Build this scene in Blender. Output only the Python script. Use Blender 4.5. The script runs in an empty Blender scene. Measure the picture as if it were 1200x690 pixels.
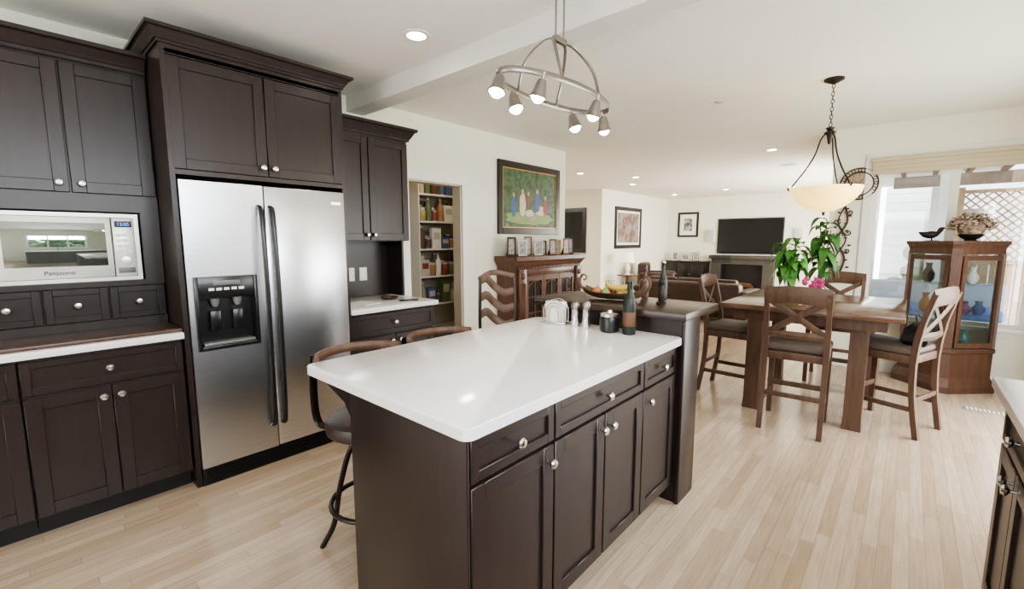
import bpy, bmesh, math, random
from mathutils import Vector, Matrix
random.seed(7)
C = bpy.context.scene.collection
PI = math.pi
R = math.radians

# ------------------------------------------------------------------ materials
def newmat(name):
    m = bpy.data.materials.new(name); m.use_nodes = True
    nt = m.node_tree
    return m, nt, nt.nodes['Principled BSDF']

def ramp(nt, fac, c1, c2, p1=0.3, p2=0.7):
    r = nt.nodes.new('ShaderNodeValToRGB')
    r.color_ramp.elements[0].position = p1; r.color_ramp.elements[1].position = p2
    r.color_ramp.elements[0].color = (*c1, 1); r.color_ramp.elements[1].color = (*c2, 1)
    nt.links.new(fac, r.inputs[0]); return r

def coords(nt, scale=(1, 1, 1), rot=(0, 0, 0)):
    tc = nt.nodes.new('ShaderNodeTexCoord'); mp = nt.nodes.new('ShaderNodeMapping')
    mp.inputs['Scale'].default_value = scale; mp.inputs['Rotation'].default_value = rot
    nt.links.new(tc.outputs['Object'], mp.inputs[0]); return mp.outputs[0]

def noise(nt, vec, scale, detail=3):
    n = nt.nodes.new('ShaderNodeTexNoise'); n.inputs['Scale'].default_value = scale
    n.inputs['Detail'].default_value = detail
    nt.links.new(vec, n.inputs['Vector']); return n.outputs['Fac']

def mat(name, col, rough=.5, metal=0, var=.06, sc=12, emit=0, coat=0, bump=0, stretch=(1, 1, 1), spec=None):
    m, nt, b = newmat(name)
    f = noise(nt, coords(nt, stretch), sc)
    c1 = tuple(max(0, c * (1 - var)) for c in col); c2 = tuple(min(1, c * (1 + var)) for c in col)
    r = ramp(nt, f, c1, c2); nt.links.new(r.outputs[0], b.inputs['Base Color'])
    b.inputs['Roughness'].default_value = rough; b.inputs['Metallic'].default_value = metal
    if coat: b.inputs['Coat Weight'].default_value = coat; b.inputs['Coat Roughness'].default_value = .08
    if spec is not None: b.inputs['Specular IOR Level'].default_value = spec
    if emit:
        nt.links.new(r.outputs[0], b.inputs['Emission Color']); b.inputs['Emission Strength'].default_value = emit
    if bump:
        bp = nt.nodes.new('ShaderNodeBump'); bp.inputs['Strength'].default_value = bump
        bp.inputs['Distance'].default_value = .002
        nt.links.new(f, bp.inputs['Height']); nt.links.new(bp.outputs[0], b.inputs['Normal'])
    return m

def wood(name, c1, c2, rough=.4, stretch=(14, 14, 1.2), sc=3, coat=0, spec=.5):
    m, nt, b = newmat(name)
    f = noise(nt, coords(nt, stretch), sc, 5)
    r = ramp(nt, f, c1, c2); nt.links.new(r.outputs[0], b.inputs['Base Color'])
    b.inputs['Roughness'].default_value = rough; b.inputs['Specular IOR Level'].default_value = spec
    if coat: b.inputs['Coat Weight'].default_value = coat; b.inputs['Coat Roughness'].default_value = .15
    return m

def glassmat(name, tint=(1, 1, 1), refl=.08):
    m, nt, b = newmat(name); nt.nodes.remove(b)
    out = nt.nodes['Material Output']
    t = nt.nodes.new('ShaderNodeBsdfTransparent'); t.inputs[0].default_value = (*tint, 1)
    g = nt.nodes.new('ShaderNodeBsdfGlossy'); g.inputs['Roughness'].default_value = .02
    mx = nt.nodes.new('ShaderNodeMixShader'); mx.inputs[0].default_value = refl
    nt.links.new(t.outputs[0], mx.inputs[1]); nt.links.new(g.outputs[0], mx.inputs[2])
    nt.links.new(mx.outputs[0], out.inputs[0]); return m

M = {}
M['cab'] = wood('espresso_wood', (.0215, .0135, .0113), (.0275, .0178, .0152), .33, (10, 10, 1), spec=.42)
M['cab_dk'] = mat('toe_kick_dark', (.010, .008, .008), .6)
M['quartz'] = mat('white_quartz', (.80, .765, .76), .12, var=.04, sc=160)
M['wall'] = mat('cream_wall_paint', (.82, .80, .68), .7, var=.012, sc=3)
M['ceil'] = mat('ceiling_paint', (.87, .84, .78), .8, var=.01, sc=3)
M['beam'] = mat('shaded_beam_paint', (.68, .65, .60), .8, var=.01, sc=3)  # greyer than the ceiling paint; the beam's shade is put into the colour
M['trim'] = mat('white_trim_paint', (.82, .80, .75), .45, var=.01)
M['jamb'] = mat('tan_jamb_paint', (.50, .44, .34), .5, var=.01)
M['steel'] = mat('brushed_steel', (.64, .65, .68), .29, 1, var=.09, sc=4, stretch=(2, 2, 90))
M['nickel'] = mat('satin_nickel', (.66, .63, .60), .25, 1)
M['pewter'] = mat('pewter_metal', (.26, .235, .21), .33, .9)
M['black'] = mat('black_plastic', (.010, .010, .011), .28)
M['grey'] = mat('grey_plastic', (.15, .15, .15), .4)
M['gunmetal'] = mat('dark_bronze_metal', (.04, .032, .028), .35, .8)
M['iron'] = mat('wrought_iron', (.025, .020, .016), .5, .5)
M['rust'] = mat('brown_patina_iron', (.075, .045, .028), .6, .3, var=.3)
M['bar'] = wood('dark_bar_wood', (.028, .017, .013), (.052, .033, .025), .28, (2, 14, 14))
M['ledge'] = wood('brown_ledge_wood', (.065, .038, .028), (.10, .062, .045), .3, (14, 2, 14))
M['dine'] = wood('walnut_dining_wood', (.078, .043, .028), (.130, .076, .050), .45, (10, 10, 1.5), spec=.35)
M['dinetop'] = wood('walnut_table_top', (.095, .052, .033), (.16, .095, .062), .17, (2, 12, 12))
M['leather'] = mat('dark_brown_leather', (.035, .021, .017), .42, bump=.2, sc=60)
M['pad'] = mat('taupe_seat_fabric', (.105, .078, .066), .6, bump=.2, sc=60)
M['sofa'] = mat('brown_sofa_leather', (.040, .017, .011), .4, var=.2)
M['cherry'] = wood('cherry_wood', (.075, .029, .016), (.130, .055, .030), .3, (10, 10, 1.2))
M['curio'] = wood('curio_brown_wood', (.058, .027, .017), (.100, .048, .031), .36, (10, 10, 1.2))
M['glass'] = glassmat('clear_pane')
M['cglass'] = glassmat('curio_pane', (.82, .85, .85), .07)
M['white'] = mat('white_ceramic', (.82, .81, .78), .25)
M['paper'] = mat('paper_white', (.85, .84, .80), .8)
M['gold'] = mat('gilt_edge', (.45, .30, .10), .4, .6)
M['frame_bk'] = mat('black_frame', (.016, .012, .011), .3)
M['screen'] = mat('tv_screen', (.006, .007, .008), .12)
M['mirror'] = mat('oven_glass', (.32, .35, .33), .04, .85, var=.02)
M['mwbody'] = mat('silver_white_bezel', (.74, .73, .69), .3, .3)
M['bulb'] = mat('lit_bulb', (1, .80, .48), .4, emit=60)
M['diff'] = mat('lit_diffuser', (1, .93, .82), .4, emit=32)
M['alab'] = mat('alabaster_glass', (.95, .64, .22), .35, emit=1.6, var=.12, sc=9)
M['green'] = mat('leaf_green', (.035, .13, .02), .4, var=.4, sc=8)
M['green2'] = mat('leaf_light_green', (.055, .19, .03), .45, var=.4, sc=8)
M['magenta'] = mat('magenta_petals', (.48, .05, .20), .5, var=.2)
M['stem'] = mat('green_stem', (.10, .20, .04), .5)
M['concrete'] = mat('patio_concrete', (.50, .49, .47), .8)
M['lawn'] = mat('garden_lawn', (.08, .18, .04), .9, var=.4, sc=30)
M['siding'] = mat('white_siding', (.64, .67, .69), .7)
M['cedar'] = wood('cedar_lattice', (.28, .17, .09), (.38, .25, .15), .7)
M['beamwood'] = wood('pergola_wood', (.12, .08, .055), (.19, .13, .09), .7)
M['shade'] = mat('linen_shade', (.56, .48, .34), .85, var=.02)
M['blue'] = mat('blue_fabric', (.05, .13, .34), .8)
M['cushion'] = mat('grey_cushion', (.34, .38, .44), .9)
M['lampshade'] = mat('lamp_shade_cloth', (.85, .78, .62), .8, emit=.8)
M['dried'] = mat('dried_petals', (.27, .20, .15), .9, var=.65, sc=30)
M['navy'] = mat('blue_display', (.05, .2, .7), .3, emit=1.6)
M['slot'] = mat('vent_slot', (.3, .27, .22), .6)

def col_mat(key, c, rough=.45, metal=0):
    if key not in M: M[key] = mat(key, c, rough, metal)
    return M[key]
for k, c in dict(red=(.30, .045, .035), orange=(.42, .17, .05), yellow=(.52, .37, .08), tan=(.34, .26, .17), brown=(.12, .06, .03),
                 teal=(.05, .16, .16), royal=(.045, .09, .26), lime=(.20, .30, .08), cream=(.55, .50, .38), plum=(.16, .05, .12),
                 skin=(.55, .30, .20), silver=(.5, .5, .5), darkgreen=(.008, .014, .008)).items():
    col_mat(k, c)
for k, c in dict(p_red=(.28, .07, .055), p_orange=(.38, .20, .10), p_yellow=(.44, .34, .16), p_blue=(.09, .13, .26), p_green=(.13, .19, .09), p_tan=(.34, .27, .19), p_brown=(.12, .08, .05), p_cream=(.55, .50, .42)).items(): col_mat(k, c, .6)

# floor planks: each strip is shifted along its length by its own random amount
m, nt, b = newmat('oak_plank_floor')
ROW, LEN = .056, .80
v = coords(nt, (1, 1, 1), (0, 0, R(90)))
sx_ = nt.nodes.new('ShaderNodeSeparateXYZ'); nt.links.new(v, sx_.inputs[0])
def mth(op, a, bval):
    n = nt.nodes.new('ShaderNodeMath'); n.operation = op
    nt.links.new(a, n.inputs[0])
    if isinstance(bval, (int, float)): n.inputs[1].default_value = bval
    elif bval is not None: nt.links.new(bval, n.inputs[1])
    return n.outputs[0]
row = mth('FLOOR', mth('DIVIDE', sx_.outputs['Y'], ROW), None)
wn = nt.nodes.new('ShaderNodeTexWhiteNoise'); wn.noise_dimensions = '1D'; nt.links.new(row, wn.inputs['W'])
shifted = mth('ADD', sx_.outputs['X'], mth('MULTIPLY', wn.outputs['Value'], LEN * 7.3))
cx_ = nt.nodes.new('ShaderNodeCombineXYZ'); nt.links.new(shifted, cx_.inputs['X']); nt.links.new(sx_.outputs['Y'], cx_.inputs['Y'])
br = nt.nodes.new('ShaderNodeTexBrick'); br.offset = 0
br.inputs['Scale'].default_value = 1; br.inputs['Brick Width'].default_value = LEN; br.inputs['Row Height'].default_value = ROW
br.inputs['Mortar Size'].default_value = .0008; br.inputs['Mortar Smooth'].default_value = .1
br.inputs['Color1'].default_value = (.42, .315, .22, 1); br.inputs['Color2'].default_value = (.54, .43, .325, 1)
br.inputs['Mortar'].default_value = (.25, .175, .115, 1)
nt.links.new(cx_.outputs[0], br.inputs['Vector'])
g = noise(nt, coords(nt, (22, 1.3, 1)), 3.2, 5)
gr = ramp(nt, g, (.80, .755, .70), (1, 1, 1), .32, .64)
mx = nt.nodes.new('ShaderNodeMix'); mx.data_type = 'RGBA'; mx.blend_type = 'MULTIPLY'; mx.inputs[0].default_value = .75
nt.links.new(br.outputs['Color'], mx.inputs[6]); nt.links.new(gr.outputs[0], mx.inputs[7])
nt.links.new(mx.outputs[2], b.inputs['Base Color']); b.inputs['Roughness'].default_value = .20
M['floor'] = m
# slate tiles
m, nt, b = newmat('slate_surround')
br = nt.nodes.new('ShaderNodeTexBrick'); br.offset = 0
br.inputs['Scale'].default_value = 1; br.inputs['Brick Width'].default_value = .26; br.inputs['Row Height'].default_value = .26
br.inputs['Mortar Size'].default_value = .006
br.inputs['Color1'].default_value = (.022, .024, .022, 1); br.inputs['Color2'].default_value = (.06, .055, .043, 1); br.inputs['Mortar'].default_value = (.07, .065, .06, 1)
nt.links.new(coords(nt, (1, 1, 1), (R(90), 0, 0)), br.inputs['Vector']); nt.links.new(br.outputs['Color'], b.inputs['Base Color'])
M['tiles'] = m
# painted canvas
def canvas(name, cols, sc=5):
    m, nt, b = newmat(name)
    f = noise(nt, coords(nt), sc, 4)
    r = nt.nodes.new('ShaderNodeValToRGB'); cr_ = r.color_ramp
    n = len(cols)
    while len(cr_.elements) < n: cr_.elements.new(.5)
    for i, c in enumerate(cols):
        cr_.elements[i].position = .28 + .44 * i / (n - 1); cr_.elements[i].color = (*c, 1)
    nt.links.new(f, r.inputs[0]); nt.links.new(r.outputs[0], b.inputs['Base Color']); b.inputs['Roughness'].default_value = .45
    return m
M['paint_green'] = canvas('garden_canvas', [(.012, .022, .010), (.025, .06, .02), (.07, .13, .04), (.02, .05, .025), (.16, .20, .10)], 6)
M['paint_sea'] = canvas('harbour_canvas', [(.08, .12, .20), (.32, .30, .27), (.18, .09, .06), (.38, .40, .43)], 3)
M['photo'] = canvas('photo_print', [(.06, .05, .045), (.24, .17, .13), (.36, .34, .31), (.09, .10, .14)], 22)
M['photo_bw'] = canvas('monochrome_print', [(.02, .02, .02), (.5, .5, .5), (.05, .05, .05), (.7, .7, .7)], 6)
M['hedge'] = canvas('hedge_leaves', [(.02, .06, .015), (.05, .13, .025), (.12, .24, .06)], 12)

# ------------------------------------------------------------------ mesh builder
def cr(pts, n=6):
    P = [Vector(p) for p in pts]; P = [2 * P[0] - P[1]] + P + [2 * P[-1] - P[-2]]
    out = []
    for i in range(1, len(P) - 2):
        for k in range(n):
            t = k / n
            out.append(.5 * ((2 * P[i]) + (-P[i-1] + P[i+1]) * t + (2 * P[i-1] - 5 * P[i] + 4 * P[i+1] - P[i+2]) * t * t + (-P[i-1] + 3 * P[i] - 3 * P[i+1] + P[i+2]) * t ** 3))
    out.append(P[-2]); return out

class MB:
    def __init__(s): s.bm = bmesh.new()
    def rings(s, rings, caps=True, closed=False):
        vs = [[s.bm.verts.new(p) for p in r] for r in rings]
        n = len(vs[0]); L = len(vs)
        for i in range(L if closed else L - 1):
            a, b_ = vs[i], vs[(i + 1) % L]
            for k in range(n):
                try: s.bm.faces.new((a[k], a[(k+1) % n], b_[(k+1) % n], b_[k]))
                except ValueError: pass
        if caps and not closed:
            s.bm.faces.new(vs[0][::-1]); s.bm.faces.new(vs[-1])
        return s
    def box(s, x0, x1, y0, y1, z0, z1, bev=0, seg=2):
        ring = lambda z: [(x0, y0, z), (x1, y0, z), (x1, y1, z), (x0, y1, z)]
        if not bev: return s.rings([ring(z0), ring(z1)])
        t = bmesh.new()
        bmesh.ops.create_cube(t, size=1)
        bmesh.ops.scale(t, vec=(x1 - x0, y1 - y0, z1 - z0), verts=t.verts)
        bmesh.ops.translate(t, vec=((x0 + x1) / 2, (y0 + y1) / 2, (z0 + z1) / 2), verts=t.verts)
        bmesh.ops.bevel(t, geom=t.edges[:], offset=bev, segments=seg, affect='EDGES', profile=.5)
        return s.merge(t)
    def merge(s, t, mtx=None):
        if mtx is not None: bmesh.ops.transform(t, matrix=mtx, verts=t.verts)
        me = bpy.data.meshes.new('tmp'); t.to_mesh(me); t.free(); s.bm.from_mesh(me); bpy.data.meshes.remove(me); return s
    def prism(s, poly, z0, z1): return s.rings([[(x, y, z0) for x, y in poly], [(x, y, z1) for x, y in poly]])
    def loft(s, rects): return s.rings([[(a, c, z), (b_, c, z), (b_, d, z), (a, d, z)] for a, b_, c, d, z in rects])
    def tube(s, pts, r, seg=8, closed=False, up=(0, 0, 1), sec=None, sq=False):
        P = [Vector(p) for p in pts]; n = len(P); up = Vector(up)
        rr = r if isinstance(r, (list, tuple)) else [r] * n
        a, b_ = sec if sec else (1, 1); off = 0; k = 1
        if sq: seg = 4; off = PI / 4; k = 1.4142
        rings = []; nprev = None
        for i in range(n):
            if closed: t = P[(i+1) % n] - P[i-1]
            else: t = P[min(i+1, n-1)] - P[max(i-1, 0)]
            t.normalize()
            if sec or sq:
                u = up if abs(t.dot(up)) < .97 else Vector((0, 1, 0))
                side = t.cross(u).normalized(); nn = side.cross(t).normalized()
            else:
                if nprev is None:
                    u = up if abs(t.dot(up)) < .9 else Vector((1, 0, 0))
                    nn = (u - t * u.dot(t)).normalized()
                else: nn = (nprev - t * nprev.dot(t)).normalized()
                nprev = nn; side = t.cross(nn)
            rings.append([P[i] + (side * math.cos(off + 2*PI*j/seg) * a + nn * math.sin(off + 2*PI*j/seg) * b_) * rr[i] * k for j in range(seg)])
        return s.rings(rings, closed=closed)
    def cyl(s, p0, p1, r0, r1=None, seg=16): return s.tube([p0, p1], [r0, r0 if r1 is None else r1], seg)
    def lathe(s, prof, c=(0, 0, 0), seg=24, axis='z'):
        rings = []
        for r_, z in prof:
            r_ = max(r_, .0004); ring = []
            for j in range(seg):
                a = 2 * PI * j / seg; x, y = r_ * math.cos(a), r_ * math.sin(a)
                p = (x, y, z) if axis == 'z' else (x, -z, y)      # axis 'y': profile height runs toward -y
                ring.append((p[0] + c[0], p[1] + c[1], p[2] + c[2]))
            rings.append(ring)
        return s.rings(rings)
    def ball(s, c, r, sc=(1, 1, 1), seg=14):
        t = bmesh.new(); bmesh.ops.create_uvsphere(t, u_segments=seg, v_segments=max(6, seg // 2 + 2), radius=r)
        return s.merge(t, Matrix.Translation(c) @ Matrix.Diagonal((*sc, 1)))
    def torus(s, c, R_, r, axis='z', seg=28, a=1, b_=1):
        pts = []
        for j in range(seg):
            q = 2 * PI * j / seg; x, y = R_ * a * math.cos(q), R_ * b_ * math.sin(q)
            pts.append((c[0] + x, c[1] + y, c[2]) if axis == 'z' else ((c[0] + x, c[1], c[2] + y) if axis == 'y' else (c[0], c[1] + x, c[2] + y)))
        return s.tube(pts, r, 8, closed=True, up=(0, 0, 1) if axis == 'z' else ((0, 1, 0) if axis == 'y' else (1, 0, 0)))
    def build(s, name, material, parent=None, loc=None, rz=0, smooth=True):
        bmesh.ops.recalc_face_normals(s.bm, faces=s.bm.faces)
        me = bpy.data.meshes.new(name); s.bm.to_mesh(me); s.bm.free()
        me.materials.append(material)
        if smooth:
            for p in me.polygons: p.use_smooth = True
            try: me.set_sharp_from_angle(angle=R(38))
            except Exception: pass
        o = bpy.data.objects.new(name, me); C.objects.link(o)
        if parent: o.parent = parent
        if loc: o.location = loc
        if rz: o.rotation_euler = (0, 0, rz)
        return o

def tag(o, label, cat, group=None):
    o['label'] = label; o['category'] = cat
    if group: o['group'] = group
    return o
def thing(name, label, cat, loc=(0, 0, 0), rz=0, group=None):
    o = bpy.data.objects.new(name, None); C.objects.link(o); o.empty_display_size = .1
    o.location = loc; o.rotation_euler = (0, 0, rz); return tag(o, label, cat, group)
def struct(o): o['kind'] = 'structure'; return o
def dup(o, label=None, loc=None, rz=None, parent=None):
    c = o.copy(); C.objects.link(c)
    if parent: c.parent = parent
    if label: c['label'] = label
    if loc is not None: c.location = loc
    if rz is not None: c.rotation_euler = (0, 0, rz)
    for ch in list(o.children): dup(ch, parent=c)
    return c
def text(s, size, loc, material, parent, name='lettering'):
    cu = bpy.data.curves.new('t', 'FONT'); cu.body = s; cu.size = size; cu.extrude = .0004; cu.align_x = 'CENTER'
    o = bpy.data.objects.new('t', cu); C.objects.link(o)
    dg = bpy.context.evaluated_depsgraph_get(); dg.update()
    me = bpy.data.meshes.new_from_object(o.evaluated_get(dg)); bpy.data.objects.remove(o)
    me.transform(Matrix.Translation(loc) @ Matrix.Rotation(R(90), 4, 'X'))
    me.materials.clear(); me.materials.append(material)
    t = bpy.data.objects.new(name, me); C.objects.link(t); t.parent = parent; return t

# ------------------------------------------------------------------ room shell
H = 2.62
struct(MB().box(-9.2, 1.17, -2.72, 13.52, -.1, 0).build('floor', M['floor']))
struct(MB().box(-9.2, 1.17, -2.72, 13.52, H, H + .1).build('ceiling', M['ceil']))
def wall(name, axis, p0, p1, a0, a1, holes=(), z1=H, material=None):
    mb = MB()
    def bx(a, b_, z, zz):
        if b_ - a < 1e-4 or zz - z < 1e-4: return
        if axis == 'x': mb.box(p0, p1, a, b_, z, zz)
        else: mb.box(a, b_, p0, p1, z, zz)
    cur = a0
    for h0, h1, hz0, hz1 in sorted(holes):
        bx(cur, h0, 0, z1); bx(h0, h1, 0, hz0); bx(h0, h1, hz1, z1); cur = h1
    bx(cur, a1, 0, z1)
    return struct(mb.build(name, material or M['wall'], smooth=False))
wall('wall_left', 'x', -3.77, -3.65, -2.6, 5.26, [(2.63, 3.32, 0, 2.0)])
wall('wall_hall_near', 'y', 5.14, 5.26, -9.08, -3.77)
wall('wall_hall_far', 'y', 9.5, 9.62, -9.08, -5.65)
wall('wall_hall_end', 'x', -9.2, -9.08, 5.14, 9.62)
wall('wall_family_left', 'x', -5.65, -5.53, 9.5, 13.4)
wall('wall_far', 'y', 13.4, 13.52, -5.65, -.58)
wall('wall_family_right', 'x', -.7, -.58, 6.33, 13.4, [(8.4, 12.4, .5, 2.25)])
wall('wall_window', 'y', 6.21, 6.33, -.7, 1.17, [(-.34, .97, .58, 2.25)])
wall('wall_right', 'x', 1.05, 1.17, -2.6, 6.21, [(-.7, 1.7, 1.1, 2.15), (3.1, 5.3, .05, 2.1)])
wall('wall_behind', 'y', -2.72, -2.6, -3.77, 1.17, [(-2.7, .3, .5, 2.2)])
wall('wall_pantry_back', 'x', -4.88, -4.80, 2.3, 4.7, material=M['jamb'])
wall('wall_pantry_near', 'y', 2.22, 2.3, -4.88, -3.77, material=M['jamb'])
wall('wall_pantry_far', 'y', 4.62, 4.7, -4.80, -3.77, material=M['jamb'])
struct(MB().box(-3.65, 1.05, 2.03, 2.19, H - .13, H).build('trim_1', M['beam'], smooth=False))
# baseboards
for nm, bb in dict(baseboard_left=(-3.65, -3.635, 3.40, 5.26), baseboard_hall_far=(-9, -5.53, 9.485, 9.5), baseboard_window=(-.7, 1.05, 6.195, 6.21),
                   baseboard_far=(-5.53, -.7, 13.385, 13.4), baseboard_family_left=(-5.53, -5.515, 9.5, 13.4)).items():
    struct(MB().box(*bb, 0, .1).build(nm, M['trim'], smooth=False))
# pantry door casing
mb = MB(); mb.box(-3.65, -3.63, 2.55, 2.63, 0, 2.08, .004); mb.box(-3.65, -3.63, 3.32, 3.40, 0, 2.08, .004); mb.box(-3.65, -3.628, 2.55, 3.40, 2.0, 2.085, .004)
struct(mb.build('trim_2', M['trim'], smooth=False))
mb = MB(); mb.box(-3.77, -3.65, 2.62, 2.632, 0, 2.0); mb.box(-3.77, -3.65, 3.30, 3.33, 0, 2.0); mb.box(-3.77, -3.65, 2.63, 3.32, 1.985, 2.0)
struct(mb.build('trim_3', M['jamb'], smooth=False))

def window(name, axis, p, a0, a1, z0, z1, mull, t=.06, casing=.07, inward=-1, pane=True, material='trim'):
    root = bpy.data.objects.new(name, None); C.objects.link(root); struct(root)
    def bx(mb, a, b_, q0, q1, z, zz):
        lo, hi = min(q0, q1), max(q0, q1)
        if axis == 'x': mb.box(lo, hi, a, b_, z, zz)
        else: mb.box(a, b_, lo, hi, z, zz)
    d0, d1 = p - inward * .03, p - inward * .09
    mb = MB()
    bx(mb, a0, a0 + t, d0, d1, z0, z1); bx(mb, a1 - t, a1, d0, d1, z0, z1); bx(mb, a0 + t, a1 - t, d0, d1, z0, z0 + t); bx(mb, a0 + t, a1 - t, d0, d1, z1 - t, z1)
    for q in mull: bx(mb, q - .035, q + .035, d0, d1, z0 + t, z1 - t)
    mb.build('window_frame', M[material], root, smooth=False)
    mb = MB()
    c0, c1 = p, p + inward * .02
    bx(mb, a0 - casing, a0, c0, c1, z0 - casing, z1 + casing); bx(mb, a1, a1 + casing, c0, c1, z0 - casing, z1 + casing)
    bx(mb, a0, a1, c0, c1, z0 - casing, z0); bx(mb, a0, a1, c0, c1, z1, z1 + casing)
    mb.build('window_casing', M[material], root, smooth=False)
    mb = MB(); bx(mb, a0 - casing, a1 + min(casing, .06), p + inward * .02, p + inward * .07, z0 - .02, z0 + .01); mb.build('window_sill', M[material], root, smooth=False)
    if pane:
        mb = MB(); bx(mb, a0 + t, a1 - t, p - inward * .055, p - inward * .06, z0 + t, z1 - t); mb.build('pane', M['glass'], root, smooth=False)
    return root
window('window_1', 'y', 6.21, -.34, .97, .58, 2.25, [.29, .87], t=.04)
window('window_2', 'x', 1.05, -.7, 1.7, 1.1, 2.15, [.1, .9], pane=False)
window('window_3', 'x', 1.05, 3.1, 5.3, .05, 2.1, [4.2], pane=False, casing=.04)
window('window_4', 'y', -2.6, -2.7, .3, .5, 2.2, [-1.7, -.7], inward=1, pane=False)

# ------------------------------------------------------------------ cabinets
def knob_mb(x, z, y=0, s=1):
    return MB().lathe([(.006*s, 0), (.006*s, .012), (.010*s, .015), (.0165*s, .020), (.0175*s, .026), (.013*s, .032), (0, .034)], (x, y, z), 16, 'y')
def shaker(x0, x1, z0, z1):
    mb = MB(); g = .0022; x0 += g; x1 -= g; z0 += g; z1 -= g
    s = .058 if (z1 - z0) > .25 and (x1 - x0) > .18 else .034
    b = .0025
    mb.box(x0, x0 + s, 0, .02, z0, z1, b, 1); mb.box(x1 - s, x1, 0, .02, z0, z1, b, 1)
    mb.box(x0 + s - .002, x1 - s + .002, .0003, .02, z0, z0 + s, b, 1); mb.box(x0 + s - .002, x1 - s + .002, .0003, .02, z1 - s, z1, b, 1)
    mb.box(x0 + s - .004, x1 - s + .004, .010, .0195, z0 + s - .004, z1 - s + .004)
    return mb
def fronts(root, fl):
    for kind, x0, x1, z0, z1, knobs in fl:
        d = shaker(x0, x1, z0, z1).build(kind, M['cab'], root)
        for kx, kz in knobs: knob_mb(kx, kz).build('knob', M['nickel'], d)
def crown(root, x0, x1, y1, z0, z1, left=1, right=1, o=.075):
    h = z1 - z0; S = [(0, 0), (.012, .0), (.012, .18), (.02, .2), (.028, .35), (.05, .7), (.058, .76), (.07, .78), (.07, 1), ]
    MB().loft([(x0 - left * q * o / .07, x1 + right * q * o / .07, -q * o / .07, y1, z0 + f * h) for q, f in S]).build('crown_moulding', M['cab'], root, smooth=False)
def base_cab(label, loc, rz, W, D, fl, Hh=.88, toe=.1, group=None):
    root = thing('base_cabinet', label, 'cabinet', loc, rz, group)
    MB().box(0, W, .0205, D, toe, Hh).build('body', M['cab'], root, smooth=False)
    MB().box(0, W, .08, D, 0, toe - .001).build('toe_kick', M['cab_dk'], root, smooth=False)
    fronts(root, fl); return root
Q = R(90)
G1 = 'base cabinets along the fridge wall'; G2 = 'base cabinets along the right side'
base_cab('dark wood base cabinet with two doors below the built-in microwave', (-2.98, 0, 0), Q, .618, .66,
         [('drawer', 0, .618, .70, .865, [(.309, .785)]), ('door', 0, .309, .11, .69, [(.275, .64)]), ('door', .309, .618, .11, .69, [(.343, .64)])], group=G1)
base_cab('dark wood base cabinet cut off by the left edge of the picture', (-2.98, -.62, 0), Q, .616, .66,
         [('drawer', 0, .616, .70, .865, [(.308, .785)]), ('door', 0, .616, .11, .69, [(.05, .64)])], group=G1)
ct = thing('countertop', 'white quartz countertop with a brown ledge under the built-in microwave', 'countertop', (-2.94, -.65, .881), Q)
MB().box(0, 1.272, 0, .705, 0, .036, .005).build('slab', M['quartz'], ct)
MB().box(0, 1.270, .028, .325, .0365, .056, .004).build('brown_ledge', M['ledge'], ct)
# hutch
h = thing('upper_cabinet', 'dark wood upper cabinet with microwave niche and three small drawers', 'cabinet', (-3.27, -.14, .921), Q)
mb = MB(); mb.box(0, .018, .0205, .37, 0, 1.42); mb.box(.742, .760, .0205, .37, 0, 1.42); mb.box(.018, .742, .355, .37, 0, 1.42)
mb.box(.018, .742, .0205, .355, 0, .262); mb.box(.018, .742, .0205, .355, .70, 1.42)
mb.build('body', M['cab'], h, smooth=False)
mb = MB(); mb.box(0, .76, 0, .02, 0, .062); mb.box(0, .76, 0, .02, .247, .275); mb.box(0, .085, 0, .02, .275, .65); mb.box(.675, .76, 0, .02, .275, .65); mb.box(0, .76, 0, .02, .65, .735)
mb.build('face_frame', M['cab'], h, smooth=False)
fronts(h, [('drawer', .004, .253, .064, .245, [(.13, .155)]), ('drawer', .257, .508, .064, .245, [(.382, .155)]), ('drawer', .512, .758, .064, .245, [(.635, .155)]),
           ('door', .03, .405, .742, 1.395, [(.365, .79)]), ('door', .409, .756, .742, 1.395, [(.45, .79)])])
crown(h, 0, .755, .37, 1.405, 1.50, 1, 0, .065)
# microwave
mw = thing('microwave', 'silver built-in microwave oven in the dark upper cabinet', 'microwave', (-3.292, -.048, 1.197), Q)
MB().box(0, .575, .03, .30, 0, .36).build('case', M['grey'], mw, smooth=False)
mb = MB(); mb.box(0, .575, .004, .03, 0, .02); mb.box(0, .575, .004, .03, .345, .365); mb.box(0, .02, .004, .03, .02, .345); mb.box(.555, .575, .004, .03, .02, .345)
mb.build('trim_frame', M['mwbody'], mw, smooth=False)
dr = MB().box(.022, .455, -.012, .028, .022, .343, .006).build('door', M['mwbody'], mw)
MB().box(.05, .43, -.0145, -.011, .085, .312, .001).build('door_glass', M['mirror'], dr)
text('Panasonic', .030, (.24, -.0135, .043), M['black'], dr)
cp = MB().box(.459, .553, -.012, .028, .022, .343, .006).build('control_panel', M['mwbody'], mw)
MB().box(.470, .543, -.0145, -.011, .292, .325).build('display', M['screen'], cp)
text('12:05', .024, (.506, -.0148, .300), M['navy'], cp, 'clock_digits')
for r_ in range(4):
    for c_ in range(3): MB().box(.472 + c_*.025, .492 + c_*.025, -.0145, -.011, .15 + r_*.03, .168 + r_*.03, .001).build('button', M['paper'], cp)
MB().lathe([(.022, 0), (.021, .012), (0, .013)], (.506, -.011, .11), 20, 'y').build('dial', M['nickel'], cp)
MB().box(.47, .543, -.0145, -.011, .04, .07, .002).build('button', M['grey'], cp)

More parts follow.
